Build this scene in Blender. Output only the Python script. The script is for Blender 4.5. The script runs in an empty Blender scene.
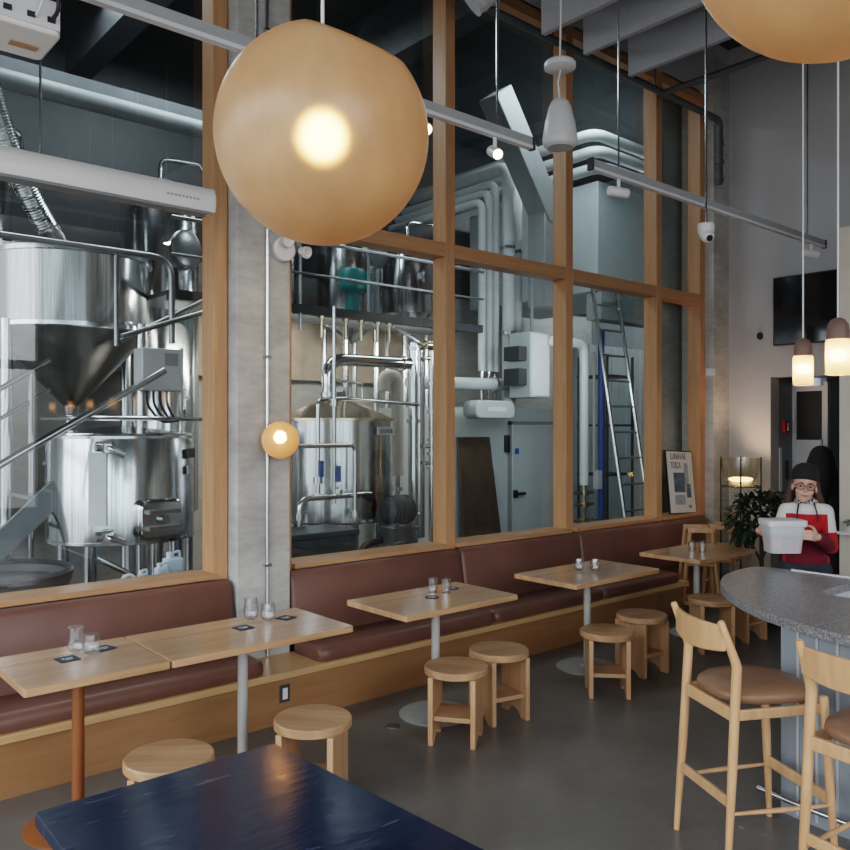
import bpy, bmesh, math, random
from mathutils import Vector, Matrix
random.seed(7)
PI = math.pi
S = bpy.context.scene
COL = S.collection
V = Vector

# ------------------------------------------------------------------ mesh helper
class MB:
    def __init__(self): self.v=[]; self.f=[]; self.m=[]; self.cur=0
    def _add(self, vs, fs):
        o=len(self.v); self.v+= [V(p) for p in vs]
        for f in fs: self.f.append(tuple(i+o for i in f)); self.m.append(self.cur)
        return self
    def box(self, a, b):
        x0,y0,z0=a; x1,y1,z1=b
        vs=[(x0,y0,z0),(x1,y0,z0),(x1,y1,z0),(x0,y1,z0),(x0,y0,z1),(x1,y0,z1),(x1,y1,z1),(x0,y1,z1)]
        return self._add(vs,[(0,3,2,1),(4,5,6,7),(0,1,5,4),(1,2,6,5),(2,3,7,6),(3,0,4,7)])
    def cbox(self, c, s, rot=None):
        h=[q/2 for q in s]; vs=[]
        for z in (-1,1):
            for x,y in ((-1,-1),(1,-1),(1,1),(-1,1)):
                p=V((x*h[0],y*h[1],z*h[2]))
                if rot is not None: p=rot@p
                vs.append(p+V(c))
        return self._add(vs,[(0,3,2,1),(4,5,6,7),(0,1,5,4),(1,2,6,5),(2,3,7,6),(3,0,4,7)])
    def prism(self, pts, z0, z1, fn=None):
        n=len(pts); fn=fn or (lambda x,y,z:(x,y,z))
        vs=[fn(x,y,z0) for x,y in pts]+[fn(x,y,z1) for x,y in pts]
        fs=[tuple(reversed(range(n))),tuple(range(n,2*n))]+[(i,(i+1)%n,n+(i+1)%n,n+i) for i in range(n)]
        return self._add(vs,fs)
    def tube(self, pts, r, n=12, caps=True, round_=None):
        pts=[V(p) for p in pts]
        if round_: pts=fillet(pts, round_)
        m=len(pts)
        rs=r if isinstance(r,(list,tuple)) else [r]*m
        if len(rs)!=m: rs=[rs[0]+(rs[-1]-rs[0])*i/(m-1) for i in range(m)]
        t0=(pts[1]-pts[0]).normalized()
        up=V((0,0,1)) if abs(t0.z)<.95 else V((1,0,0))
        u=t0.cross(up).normalized(); vs=[]
        for i in range(m):
            if i==0: t=t0
            elif i==m-1: t=(pts[-1]-pts[-2]).normalized()
            else:
                t=((pts[i]-pts[i-1]).normalized()+(pts[i+1]-pts[i]).normalized())
                t=t.normalized() if t.length>1e-6 else t0
            u=(u-t*u.dot(t)); u=u.normalized() if u.length>1e-6 else t.orthogonal().normalized()
            w=t.cross(u)
            for k in range(n):
                a=2*PI*k/n; vs.append(pts[i]+(u*math.cos(a)+w*math.sin(a))*rs[i])
        fs=[(i*n+k,i*n+(k+1)%n,(i+1)*n+(k+1)%n,(i+1)*n+k) for i in range(m-1) for k in range(n)]
        if caps: fs+=[tuple(reversed(range(n))),tuple(range((m-1)*n,m*n))]
        return self._add(vs,fs)
    def lathe(self, prof, c=(0,0,0), n=32, M=None, closed=False):
        vs=[];c=V(c)
        for r,z in prof:
            for k in range(n):
                a=2*PI*k/n; p=V((r*math.cos(a),r*math.sin(a),z))
                if M is not None: p=M@p
                vs.append(p+c)
        m=len(prof)
        fs=[(i*n+k,i*n+(k+1)%n,(i+1)*n+(k+1)%n,(i+1)*n+k) for i in range(m-1) for k in range(n)]
        if closed: fs+=[((m-1)*n+k,(m-1)*n+(k+1)%n,(k+1)%n,k) for k in range(n)]
        else:
            if prof[0][0]>1e-6: fs.append(tuple(reversed(range(n))))
            if prof[-1][0]>1e-6: fs.append(tuple(range((m-1)*n,m*n)))
        return self._add(vs,fs)
    def olathe(self, prof, c=(0,0,0), n=32, M=None):   # open, no caps
        k0=len(self.f); self.lathe(prof,c,n,M)
        drop=[i for i in range(k0,len(self.f)) if len(self.f[i])==n and n!=4]
        for i in reversed(drop): del self.f[i]; del self.m[i]
        return self
    def ball(self, c, r, n=16, m=10, M=None):
        r=(r,r,r) if not isinstance(r,(tuple,list)) else r
        vs=[];c=V(c)
        for i in range(m+1):
            t=PI*i/m
            for k in range(n):
                a=2*PI*k/n; p=V((r[0]*math.sin(t)*math.cos(a),r[1]*math.sin(t)*math.sin(a),-r[2]*math.cos(t)))
                if M is not None: p=M@p
                vs.append(p+c)
        fs=[(i*n+k,i*n+(k+1)%n,(i+1)*n+(k+1)%n,(i+1)*n+k) for i in range(m) for k in range(n)]
        return self._add(vs,fs)
    def quad(self,a,b,c,d): return self._add([a,b,c,d],[(0,1,2,3)])
    def build(self, name, mats, parent=None, bevel=0, world=False, smooth=True, angle=35, tf=None, subsurf=0):
        me=bpy.data.meshes.new(name)
        off=V((0,0,0))
        if world and parent is not None:
            p=parent
            while p is not None: off+=p.location; p=p.parent
        vs=[(tf@q if tf is not None else q)-off for q in self.v]
        me.from_pydata([tuple(q) for q in vs],[],self.f)
        if not isinstance(mats,(list,tuple)): mats=[mats]
        for q in mats: me.materials.append(q)
        bm=bmesh.new(); bm.from_mesh(me)
        if len(bm.faces)==len(self.m):
            for fc,mi in zip(bm.faces,self.m): fc.material_index=mi
        bmesh.ops.remove_doubles(bm,verts=bm.verts,dist=1e-6)
        bmesh.ops.recalc_face_normals(bm,faces=bm.faces)
        bm.to_mesh(me); bm.free()
        if smooth:
            me.polygons.foreach_set('use_smooth',[True]*len(me.polygons))
            me.set_sharp_from_angle(angle=math.radians(angle))
        o=bpy.data.objects.new(name,me); COL.objects.link(o)
        if parent is not None: o.parent=parent
        if bevel:
            b=o.modifiers.new('Bevel','BEVEL'); b.width=bevel; b.segments=2; b.limit_method='ANGLE'; b.angle_limit=math.radians(40)
            b.harden_normals=False
        if subsurf:
            b=o.modifiers.new('Sub','SUBSURF'); b.levels=subsurf; b.render_levels=subsurf
        return o

def fillet(pts, r, k=6):
    out=[pts[0]]
    for i in range(1,len(pts)-1):
        p,a,b=pts[i],pts[i-1],pts[i+1]
        da,db=(a-p),(b-p); q=min(r,da.length*.49,db.length*.49)
        s=p+da.normalized()*q; e=p+db.normalized()*q
        for j in range(k+1):
            t=j/k; out.append(s*(1-t)**2+p*2*t*(1-t)+e*t*t)
    out.append(pts[-1]); return out

def thing(name,label,cat,loc=(0,0,0),rotz=0,group=None,kind=None):
    o=bpy.data.objects.new(name,None); COL.objects.link(o); o.empty_display_size=.1
    o.location=loc; o.rotation_euler=(0,0,rotz)
    if label: o['label']=label
    if cat: o['category']=cat
    if group: o['group']=group
    if kind: o['kind']=kind
    return o
def tag(o,label,cat,group=None,kind=None):
    o['label']=label; o['category']=cat
    if group: o['group']=group
    if kind: o['kind']=kind
    return o
def struct(o): o['kind']='structure'; return o
def dup(root,loc,rotz=None,label=None,group=None):
    r=root.copy(); COL.objects.link(r); r.location=loc
    if rotz is not None: r.rotation_euler=(0,0,rotz)
    if label: r['label']=label
    if group: r['group']=group
    def rec(src,dst):
        for ch in [c for c in src.children]:
            c=ch.copy(); COL.objects.link(c); c.parent=dst; rec(ch,c)
    rec(root,r); return r

# ------------------------------------------------------------------ materials
def nmat(name):
    m=bpy.data.materials.new(name); m.use_nodes=True; nt=m.node_tree
    return m,nt,nt.nodes['Principled BSDF']
def setp(p,**k):
    names={'color':'Base Color','rough':'Roughness','metal':'Metallic','spec':'Specular IOR Level','coat':'Coat Weight','coatr':'Coat Roughness','trans':'Transmission Weight','ior':'IOR','alpha':'Alpha','ecol':'Emission Color','estr':'Emission Strength','sheen':'Sheen Weight'}
    for a,b in k.items():
        if a in('color','ecol'): b=(*b,1) if len(b)==3 else b
        p.inputs[names[a]].default_value=b
def noise(nt,scale,detail=4,rough=.55,vec=None,sc=(1,1,1),coord='Object',dist=0):
    tc=nt.nodes.new('ShaderNodeTexCoord'); mp=nt.nodes.new('ShaderNodeMapping'); mp.inputs['Scale'].default_value=sc
    nt.links.new(tc.outputs[coord],mp.inputs['Vector'])
    n=nt.nodes.new('ShaderNodeTexNoise'); n.inputs['Scale'].default_value=scale; n.inputs['Detail'].default_value=detail; n.inputs['Roughness'].default_value=rough
    n.inputs['Distortion'].default_value=dist
    nt.links.new(mp.outputs['Vector'],n.inputs['Vector']); return n
def ramp(nt,src,stops):
    r=nt.nodes.new('ShaderNodeValToRGB'); e=r.color_ramp.elements
    e[0].position=stops[0][0]; e[len(e)-1].position=stops[-1][0]
    for pos,c in stops[1:-1]: e.new(pos)
    for q,(pos,c) in zip(list(e),stops): q.color=(*c,1) if len(c)==3 else c
    nt.links.new(src,r.inputs['Fac']); return r
def bump(nt,p,src,strength=.2,dist=.01):
    b=nt.nodes.new('ShaderNodeBump'); b.inputs['Strength'].default_value=strength; b.inputs['Distance'].default_value=dist
    nt.links.new(src,b.inputs['Height']); nt.links.new(b.outputs['Normal'],p.inputs['Normal'])
def plain(name,c,rough=.5,metal=0,var=.08,scale=6,**k):
    m,nt,p=nmat(name); setp(p,rough=rough,metal=metal,**k)
    n=noise(nt,scale,3); lo=tuple(x*(1-var) for x in c); hi=tuple(min(1,x*(1+var)) for x in c)
    r=ramp(nt,n.outputs['Fac'],[(.3,lo),(.7,hi)]); nt.links.new(r.outputs['Color'],p.inputs['Base Color']); return m
def wood(name,dark,light,sc=(1,12,12),scale=2.5,rough=.35,boards=None,coat=0):
    m,nt,p=nmat(name); setp(p,rough=rough,coat=coat,coatr=.15)
    n=noise(nt,scale,6,.6,sc=sc,dist=.6); n2=noise(nt,scale*9,3,.7,sc=sc)
    mx=nt.nodes.new('ShaderNodeMath'); mx.operation='MULTIPLY_ADD'; mx.inputs[1].default_value=.3
    nt.links.new(n2.outputs['Fac'],mx.inputs[0]); nt.links.new(n.outputs['Fac'],mx.inputs[2])
    r=ramp(nt,mx.outputs[0],[(.35,dark),(.62,tuple((a+b)/2 for a,b in zip(dark,light))),(.9,light)])
    out=r.outputs['Color']
    if boards:   # board width along an axis: tone steps per board
        ax,w=boards
        tc=nt.nodes.new('ShaderNodeTexCoord'); sp=nt.nodes.new('ShaderNodeSeparateXYZ'); nt.links.new(tc.outputs['Object'],sp.inputs[0])
        d=nt.nodes.new('ShaderNodeMath'); d.operation='DIVIDE'; d.inputs[1].default_value=w; nt.links.new(sp.outputs[ax],d.inputs[0])
        fl=nt.nodes.new('ShaderNodeMath'); fl.operation='FLOOR'; nt.links.new(d.outputs[0],fl.inputs[0])
        wn=nt.nodes.new('ShaderNodeTexWhiteNoise'); wn.noise_dimensions='1D'; nt.links.new(fl.outputs[0],wn.inputs['W'])
        mr=nt.nodes.new('ShaderNodeMapRange'); mr.inputs['To Min'].default_value=.8; mr.inputs['To Max'].default_value=1.12; nt.links.new(wn.outputs['Value'],mr.inputs['Value'])
        mm=nt.nodes.new('ShaderNodeVectorMath'); mm.operation='SCALE'; nt.links.new(out,mm.inputs[0]); nt.links.new(mr.outputs[0],mm.inputs['Scale']); out=mm.outputs[0]
    nt.links.new(out,p.inputs['Base Color']); bump(nt,p,mx.outputs[0],.06,.004); return m
def emis(name,c,s):
    m,nt,p=nmat(name); setp(p,color=(0,0,0),ecol=c,estr=s,rough=.5); return m
def archglass(name,tint,refl=1.0,ior=1.5,rough=0.0,extra=0.0):
    m=bpy.data.materials.new(name); m.use_nodes=True; nt=m.node_tree; nt.nodes.clear()
    o=nt.nodes.new('ShaderNodeOutputMaterial'); mix=nt.nodes.new('ShaderNodeMixShader'); t=nt.nodes.new('ShaderNodeBsdfTransparent'); g=nt.nodes.new('ShaderNodeBsdfGlossy')
    t.inputs['Color'].default_value=(*tint,1); g.inputs['Roughness'].default_value=rough; g.inputs['Color'].default_value=(refl,refl,refl,1)
    fr=nt.nodes.new('ShaderNodeFresnel'); fr.inputs['IOR'].default_value=ior
    src=fr.outputs[0]
    if extra:
        a=nt.nodes.new('ShaderNodeMath'); a.operation='ADD'; a.inputs[1].default_value=extra; nt.links.new(src,a.inputs[0]); src=a.outputs[0]
    nt.links.new(src,mix.inputs[0]); nt.links.new(t.outputs[0],mix.inputs[1]); nt.links.new(g.outputs[0],mix.inputs[2]); nt.links.new(mix.outputs[0],o.inputs['Surface'])
    return m
def thinglass(name,tint,base,amt,pwr=3,rough=.03):
    m=bpy.data.materials.new(name); m.use_nodes=True; nt=m.node_tree; nt.nodes.clear()
    o=nt.nodes.new('ShaderNodeOutputMaterial'); mix=nt.nodes.new('ShaderNodeMixShader'); t=nt.nodes.new('ShaderNodeBsdfTransparent'); g=nt.nodes.new('ShaderNodeBsdfGlossy')
    t.inputs['Color'].default_value=(*tint,1); g.inputs['Roughness'].default_value=rough
    lw=nt.nodes.new('ShaderNodeLayerWeight'); lw.inputs['Blend'].default_value=.5
    pw=nt.nodes.new('ShaderNodeMath'); pw.operation='POWER'; pw.inputs[1].default_value=pwr; nt.links.new(lw.outputs['Facing'],pw.inputs[0])
    ma=nt.nodes.new('ShaderNodeMath'); ma.operation='MULTIPLY_ADD'; ma.inputs[1].default_value=amt; ma.inputs[2].default_value=base; nt.links.new(pw.outputs[0],ma.inputs[0])
    nt.links.new(ma.outputs[0],mix.inputs[0]); nt.links.new(t.outputs[0],mix.inputs[1]); nt.links.new(g.outputs[0],mix.inputs[2]); nt.links.new(mix.outputs[0],o.inputs['Surface']); return m
def frosted(name,col,trans=.45,rough=.5,ior=1.4,dark=None,tcol=None,transl=.0):
    m=bpy.data.materials.new(name); m.use_nodes=True; nt=m.node_tree; nt.nodes.clear()
    o=nt.nodes.new('ShaderNodeOutputMaterial'); p=nt.nodes.new('ShaderNodeBsdfPrincipled'); setp(p,rough=.33,spec=.6)
    n=noise(nt,5,5,.6,sc=(1,1,.6)); d=dark or tuple(c*.72 for c in col)
    r=ramp(nt,n.outputs['Fac'],[(.3,d),(.68,col)]); nt.links.new(r.outputs['Color'],p.inputs['Base Color'])
    rf=nt.nodes.new('ShaderNodeBsdfRefraction'); rf.inputs['Roughness'].default_value=rough; rf.inputs['IOR'].default_value=ior; rf.inputs['Color'].default_value=(*(tcol or col),1)
    mix=nt.nodes.new('ShaderNodeMixShader'); mix.inputs[0].default_value=trans
    nt.links.new(p.outputs[0],mix.inputs[1]); nt.links.new(rf.outputs[0],mix.inputs[2]); last=mix.outputs[0]
    if transl:
        tl=nt.nodes.new('ShaderNodeBsdfTranslucent'); tl.inputs['Color'].default_value=(*(tcol or col),1)
        m2=nt.nodes.new('ShaderNodeMixShader'); m2.inputs[0].default_value=transl; nt.links.new(last,m2.inputs[1]); nt.links.new(tl.outputs[0],m2.inputs[2]); last=m2.outputs[0]
    nt.links.new(last,o.inputs['Surface']); return m

OAKD,OAKL=(.38,.192,.088),(.60,.36,.19)
M={}
M['oak_x']=wood('oak_x',OAKD,OAKL,(1,14,14),2.2,.32,boards=(1,.07),coat=.5)
M['oak_z']=wood('oak_z',OAKD,OAKL,(14,14,1.2),2.2,.4)
M['oak_stool']=wood('oak_stool',(.40,.21,.10),(.60,.365,.20),(14,14,1.2),2.2,.42)
M['oak_seat']=wood('oak_seat',(.40,.21,.10),(.62,.375,.205),(1,12,12),2.2,.4,boards=(1,.09))
M['oak_bar']=wood('oak_bar',(.48,.25,.115),(.68,.40,.21),(10,10,1.5),2.2,.38)
M['frame']=wood('fir_frame',(.41,.20,.09),(.57,.32,.165),(16,16,1.0),1.8,.42)
M['frame_x']=wood('fir_frame_x',(.38,.18,.08),(.53,.295,.15),(1,16,16),1.8,.42)
M['bench']=wood('bench_ply',(.24,.115,.048),(.34,.18,.08),(.8,8,8),1.6,.42)
M['bench_lt']=wood('bench_edge',(.42,.25,.11),(.58,.37,.18),(1,14,14),1.8,.36)
def leather(name,c):
    m,nt,p=nmat(name); setp(p,rough=.42,spec=.45)
    n=noise(nt,3,4,.6); r=ramp(nt,n.outputs['Fac'],[(.3,tuple(x*.88 for x in c)),(.7,tuple(x*1.1 for x in c))]); nt.links.new(r.outputs['Color'],p.inputs['Base Color'])
    b=noise(nt,260,2); bump(nt,p,b.outputs['Fac'],.12,.002); return m
M['leather']=leather('brown_leather',(.145,.068,.05))
M['tan']=leather('tan_leather',(.215,.115,.065))
M['steel']=plain('steel',(.62,.63,.64),.2,1,.05)
M['steel_d']=plain('steel_dark',(.32,.33,.34),.3,1,.1)
M['chrome']=plain('polished_steel',(.72,.73,.74),.1,1,.03)
M['sink']=plain('brushed_sink',(.66,.68,.70),.35,0,.05)
M['brass']=plain('warm_steel',(.62,.53,.38),.22,1,.08)
def brushed():
    m,nt,p=nmat('tank_steel'); setp(p,metal=1,rough=.2)
    n=noise(nt,3,4,.6,sc=(14,14,.3)); r=ramp(nt,n.outputs['Fac'],[(.3,(.42,.43,.44)),(.7,(.74,.75,.76))]); nt.links.new(r.outputs['Color'],p.inputs['Base Color'])
    n2=noise(nt,1.6,2,sc=(1,1,.25)); mr=nt.nodes.new('ShaderNodeMapRange'); mr.inputs['To Min'].default_value=.1; mr.inputs['To Max'].default_value=.26
    nt.links.new(n2.outputs['Fac'],mr.inputs['Value']); nt.links.new(mr.outputs[0],p.inputs['Roughness'])
    bump(nt,p,n2.outputs['Fac'],.25,.05); return m
M['tank']=brushed()
def concrete(name,a,b,board=True,rough=.85):
    m,nt,p=nmat(name); setp(p,rough=rough)
    n=noise(nt,1.5,8,.65,sc=(1,1,1.6)); n2=noise(nt,9,5,.7,sc=(.6,.6,1.8))
    mx=nt.nodes.new('ShaderNodeMath'); mx.operation='MULTIPLY_ADD'; mx.inputs[1].default_value=.55; nt.links.new(n2.outputs['Fac'],mx.inputs[0]); nt.links.new(n.outputs['Fac'],mx.inputs[2])
    r=ramp(nt,mx.outputs[0],[(.45,a),(1.0,b)]); nt.links.new(r.outputs['Color'],p.inputs['Base Color']); bump(nt,p,mx.outputs[0],.25,.02); return m
M['conc']=concrete('board_concrete',(.25,.25,.24),(.60,.59,.56))
M['conc_g']=concrete('green_concrete',(.20,.225,.22),(.40,.44,.42))
def floor_mat():
    m,nt,p=nmat('polished_concrete')
    n=noise(nt,.9,8,.6); n2=noise(nt,7,6,.7)
    mx=nt.nodes.new('ShaderNodeMath'); mx.operation='MULTIPLY_ADD'; mx.inputs[1].default_value=.4; nt.links.new(n2.outputs['Fac'],mx.inputs[0]); nt.links.new(n.outputs['Fac'],mx.inputs[2])
    r=ramp(nt,mx.outputs[0],[(.42,(.094,.087,.079)),(.72,(.145,.135,.123)),(.95,(.20,.187,.17))])
    sp=noise(nt,14,2,.5); sr=ramp(nt,sp.outputs['Fac'],[(.745,(0,0,0)),(.77,(.13,.12,.11))])
    ad=nt.nodes.new('ShaderNodeVectorMath'); ad.operation='ADD'; nt.links.new(r.outputs['Color'],ad.inputs[0]); nt.links.new(sr.outputs['Color'],ad.inputs[1])
    nt.links.new(ad.outputs[0],p.inputs['Base Color'])
    setp(p,rough=.33)
    return m
M['floor']=floor_mat()
M['wall']=plain('painted_wall',(.46,.46,.475),.7,var=.03,scale=1.2)
M['wall_pendant_tint']=plain('partition_pendant_tint',(.60,.54,.46),.6,var=.03)  # warm glow of the pendants put into the partition's base colour
M['ceil']=plain('dark_ceiling',(.035,.037,.04),.8,var=.2,scale=1)
M['baffle']=plain('acoustic_felt',(.36,.365,.39),.95,var=.05,scale=30)
M['white']=plain('white_plastic',(.72,.72,.73),.35,var=.02)
M['white_w']=plain('white_housing',(.88,.86,.83),.3,var=.02)
M['offwhite']=plain('insulated_pipe',(.50,.53,.54),.6,var=.06)
M['cream']=plain('cream_insulation',(.55,.51,.43),.6,var=.08)
M['coolwall']=plain('cool_room_panel',(.46,.51,.52),.5,var=.03)
M['grey']=plain('grey_paint',(.22,.24,.25),.5,var=.06)
M['greypole']=plain('grey_powder_coat',(.40,.385,.36),.42,var=.03)
M['greybase']=plain('grey_base_plate',(.27,.265,.255),.5,var=.1,scale=18)
M['orange']=plain('orange_powder_coat',(.22,.07,.02),.4,var=.05)
M['black']=plain('black_plastic',(.014,.014,.015),.45,var=.1)
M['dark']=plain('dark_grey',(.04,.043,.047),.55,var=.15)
M['pipe_d']=plain('dark_pipe',(.10,.11,.12),.5,.3,var=.1)
M['rail']=plain('grey_track',(.42,.43,.44),.45,.2,var=.05)
M['teal']=plain('teal_paint',(.01,.16,.16),.4,var=.1)
M['blue']=plain('blue_plastic',(.03,.10,.32),.4,var=.1)
M['jug']=plain('milky_plastic',(.52,.60,.68),.4,var=.05)
M['red']=plain('red_plastic',(.42,.02,.02),.4,var=.05)
M['tanwall']=plain('tan_wall',(.42,.34,.27),.7,var=.12)
M['backwall']=concrete('brewery_wall',(.30,.29,.27),(.50,.49,.46))
M['barpanel']=None
M['darkwood']=wood('walnut_board',(.05,.032,.022),(.10,.065,.045),(14,14,1),2,.5)
M['bulb']=emis('warm_bulb',(1,.62,.30),60)
M['bulb_big']=emis('globe_bulb',(1,.58,.25),150)
M['bulb_sconce']=emis('sconce_bulb',(1,.56,.24),260)
M['bulb_spot']=emis('spot_bulb',(1,.72,.42),25)
M['glass']=thinglass('window_glass',(.84,.905,.91),.085,.7,4,0)
M['drink']=thinglass('drinking_glass',(.94,.95,.96),.09,.75)
M['lampglass']=thinglass('lamp_glass',(.95,.93,.88),.16,.6,2,.25)
M['globe']=frosted('gold_globe',(.40,.325,.21),.16,.36,1.5,dark=(.255,.20,.125),tcol=(1,.72,.42),transl=.02)
M['shade']=frosted('frosted_shade',(.72,.50,.36),.35,.55,1.3,tcol=(1,.78,.55),transl=.45)
M['capwood']=plain('taupe_cap',(.17,.10,.08),.55,var=.1)
M['leaf']=plain('leaf',(.016,.036,.016),.4,var=.5,scale=20)
M['leaf2']=plain('pale_leaf',(.10,.17,.09),.45,var=.3,scale=20)
M['bark']=plain('bark',(.09,.06,.04),.8)
M['coaster']=plain('navy_coaster',(.02,.03,.055),.6)
M['coaster_w']=plain('coaster_print',(.5,.52,.55),.6)
def blue_top():
    m,nt,p=nmat('blue_lacquer'); setp(p,coat=.0)
    n=noise(nt,3,6,.6,sc=(1,3,1)); r=ramp(nt,n.outputs['Fac'],[(.3,(.004,.010,.030)),(.55,(.007,.016,.044)),(.75,(.014,.02,.04))])
    s=noise(nt,5,2,.5,sc=(1.2,9,1),dist=.8); sr=ramp(nt,s.outputs['Fac'],[(.69,(0,0,0)),(.73,(.05,.055,.075))])
    ad=nt.nodes.new('ShaderNodeVectorMath'); ad.operation='ADD'; nt.links.new(r.outputs['Color'],ad.inputs[0]); nt.links.new(sr.outputs['Color'],ad.inputs[1]); nt.links.new(ad.outputs[0],p.inputs['Base Color'])
    rr=ramp(nt,noise(nt,5,5).outputs['Fac'],[(.3,(.15,)*3),(.7,(.19,)*3)]); nt.links.new(rr.outputs['Color'],p.inputs['Roughness'])
    bump(nt,p,noise(nt,6,3,sc=(1,4,1)).outputs['Fac'],.12,.01); return m
M['bluetop']=blue_top()
def stone():
    m,nt,p=nmat('speckled_stone'); setp(p,rough=.3)
    n=noise(nt,90,3,.7); n2=noise(nt,260,1); mx=nt.nodes.new('ShaderNodeMath'); mx.operation='MULTIPLY_ADD'; mx.inputs[1].default_value=.6; nt.links.new(n2.outputs['Fac'],mx.inputs[0]); nt.links.new(n.outputs['Fac'],mx.inputs[2])
    r=ramp(nt,mx.outputs[0],[(.55,(.075,.077,.08)),(.8,(.20,.20,.205)),(1.0,(.45,.45,.45))]); nt.links.new(r.outputs['Color'],p.inputs['Base Color']); return m
M['stone']=stone()
M['barpanel']=plain('blue_grey_boards',(.225,.25,.275),.5,var=.05)
def person_mats():
    M['skin']=plain('skin',(.62,.36,.27),.5,var=.05); M['lips']=plain('lips',(.42,.15,.13),.45)
    M['hair']=plain('brown_hair',(.05,.024,.014),.55,var=.3,scale=40); M['beanie']=plain('black_knit',(.012,.012,.014),.9)
    M['knit_w']=plain('white_knit',(.66,.64,.62),.9,var=.05,scale=60); M['knit_r']=plain('red_knit',(.40,.012,.018),.9,var=.1,scale=60); M['knit_b']=plain('burgundy_knit',(.13,.008,.02),.9,var=.1,scale=60)
    M['denim']=plain('dark_denim',(.025,.03,.042),.85,var=.2,scale=40); M['eye']=plain('eye',(.03,.02,.015),.2); M['hair_k']=plain('black_hair',(.010,.008,.007),.85)
    M['cloth_k']=plain('black_cloth',(.010,.010,.012),.85)
person_mats()

# ------------------------------------------------------------------ room shell
XL,XR,YB,YW,ZC=-2.6,8.9,-5.0,4.95,6.3
BX,BY=12.0,9.2          # brewery extents
struct(MB().box((XL,YB,-.1),(BX,BY,0)).build('floor',M['floor']))
struct(MB().box((XL-.2,YB-.2,ZC),(BX,BY+.2,ZC+.15)).build('ceiling',M['ceil']))
# right wall with doorway
w=MB(); D0,D1,DH=3.59,4.34,2.45
w.box((XR,-5,0),(XR+.2,D0,ZC)); w.box((XR,D0,DH),(XR+.2,D1,ZC)); w.box((XR,D1,0),(XR+.2,5.3,ZC))
struct(w.build('wall_right',M['wall']))
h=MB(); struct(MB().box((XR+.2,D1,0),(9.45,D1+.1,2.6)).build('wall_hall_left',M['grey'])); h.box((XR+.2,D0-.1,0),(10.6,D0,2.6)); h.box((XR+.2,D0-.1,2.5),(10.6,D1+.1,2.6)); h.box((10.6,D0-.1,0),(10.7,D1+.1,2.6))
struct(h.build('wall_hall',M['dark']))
d=thing('door_1',None,None,(9.45,4.16,0),kind='structure')
MB().box((-.02,-.22,0),(.05,-.175,2.4)).box((-.02,.14,0),(.05,.18,2.4)).build('door_frame',M['white'],d)
MB().box((0,-.17,.02),(.04,.15,1.75)).box((0,-.17,2.28),(.04,.15,2.36)).box((0,-.17,1.75),(.04,-.13,2.28)).box((0,.12,1.75),(.04,.15,2.28)).build('door_leaf',M['white'],d)
MB().box((-.004,-.15,1.74),(.03,.135,2.30)).build('door_glass',M['black'],d)
MB().box((-.03,-.16,1.5),(0,-.145,1.75)).build('door_handle',M['steel_d'],d)
# wall over the window frame, concrete strips and outer (camera side) walls with large openings
struct(MB().box((XL,4.95,5.72),(XR,5.15,ZC)).build('wall_above_windows',M['wall']))
struct(MB().box((2.552,4.83,0),(2.953,5.2,ZC)).build('concrete_column',M['conc'],bevel=.006))
struct(MB().box((8.56,4.84,0),(8.93,5.25,ZC)).build('concrete_pillar',M['conc'],bevel=.006))
def storefront(name,axis,c,a0,a1,n,z0,z1):
    m=MB()
    for i in range(n+1):
        a=a0+(a1-a0)*i/n
        if axis=='x': m.box((c-.08,a-.05,0),(c+.08,a+.05,ZC))
        else: m.box((a-.05,c-.08,0),(a+.05,c+.08,ZC))
    for (p,q) in ((0,z0),(z1,ZC),(2.9,3.05)):
        if axis=='x': m.box((c-.08,a0,p),(c+.08,a1,q))
        else: m.box((a0,c-.08,p),(a1,c+.08,q))
    struct(m.build(name,M['dark']))
storefront('wall_left','x',XL,YB,BY,9,.25,4.3)
storefront('wall_front','y',YB,XL,4.2,5,.5,5.2)
struct(MB().box((4.2,YB-.1,0),(XR,YB+.05,ZC)).build('wall_front_light_block',M['wall']))  # unseen wall, added to block daylight and dim the right side
# brewery shell
struct(MB().box((XL,BY,0),(BX,BY+.2,3.9)).build('wall_brewery_back',M['backwall']))
struct(MB().box((XL,BY-.02,3.9),(BX,BY+.2,ZC)).build('wall_brewery_upper',M['dark']))
struct(MB().box((BX,5,0),(BX+.2,BY,ZC)).build('wall_brewery_right',M['grey']))
struct(MB().box((XR+.2,5.1,0),(BX,5.3,ZC)).build('wall_brewery_front',M['grey']))
struct(MB().box((8.15,5.35,0),(9.2,5.45,ZC)).build('wall_brewery_pier',M['conc_g']))
struct(MB().box((3.0,9.0,2.5),(7.4,9.18,3.6)).build('wall_brewery_tan_band',M['tanwall']))
c=MB(); c.box((6.75,7.6,0),(9.25,8.9,2.15)); struct(c.build('wall_cool_room',M['coolwall']))

# timber window wall: window_1 left of the column, window_2..5 the bays right of it
YF,YG=4.95,5.10
GT=5.62
def bay(n,x0,x1,left=None,right=None):
    w=thing('window_%d'%n,None,None,(x0,YF,0),kind='structure')
    for q in (left,right):
        if q: MB().box((q[0],YF,.865),(q[1],YG+.012,GT+.1)).build('mullion',M['frame'],w,bevel=.004,world=True)
    MB().box((x0,YF,3.29),(x1,YG+.012,3.405)).build('mid_rail',M['frame_x'],w,bevel=.003,world=True)
    MB().box((x0,YF,GT),(x1,YG+.06,GT+.12)).build('top_rail',M['frame_x'],w,bevel=.003,world=True)
    MB().box((x0,YF-.045,.88),(x1,YG+.06,.915)).build('sill',M['frame_x'],w,bevel=.003,world=True)
    for z0,z1 in ((.865,3.29),(3.405,GT)):
        MB().quad((x0,YG,z0),(x1,YG,z0),(x1,YG,z1),(x0,YG,z1)).build('pane',M['glass'],w,world=True,smooth=False)
    return w
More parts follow.
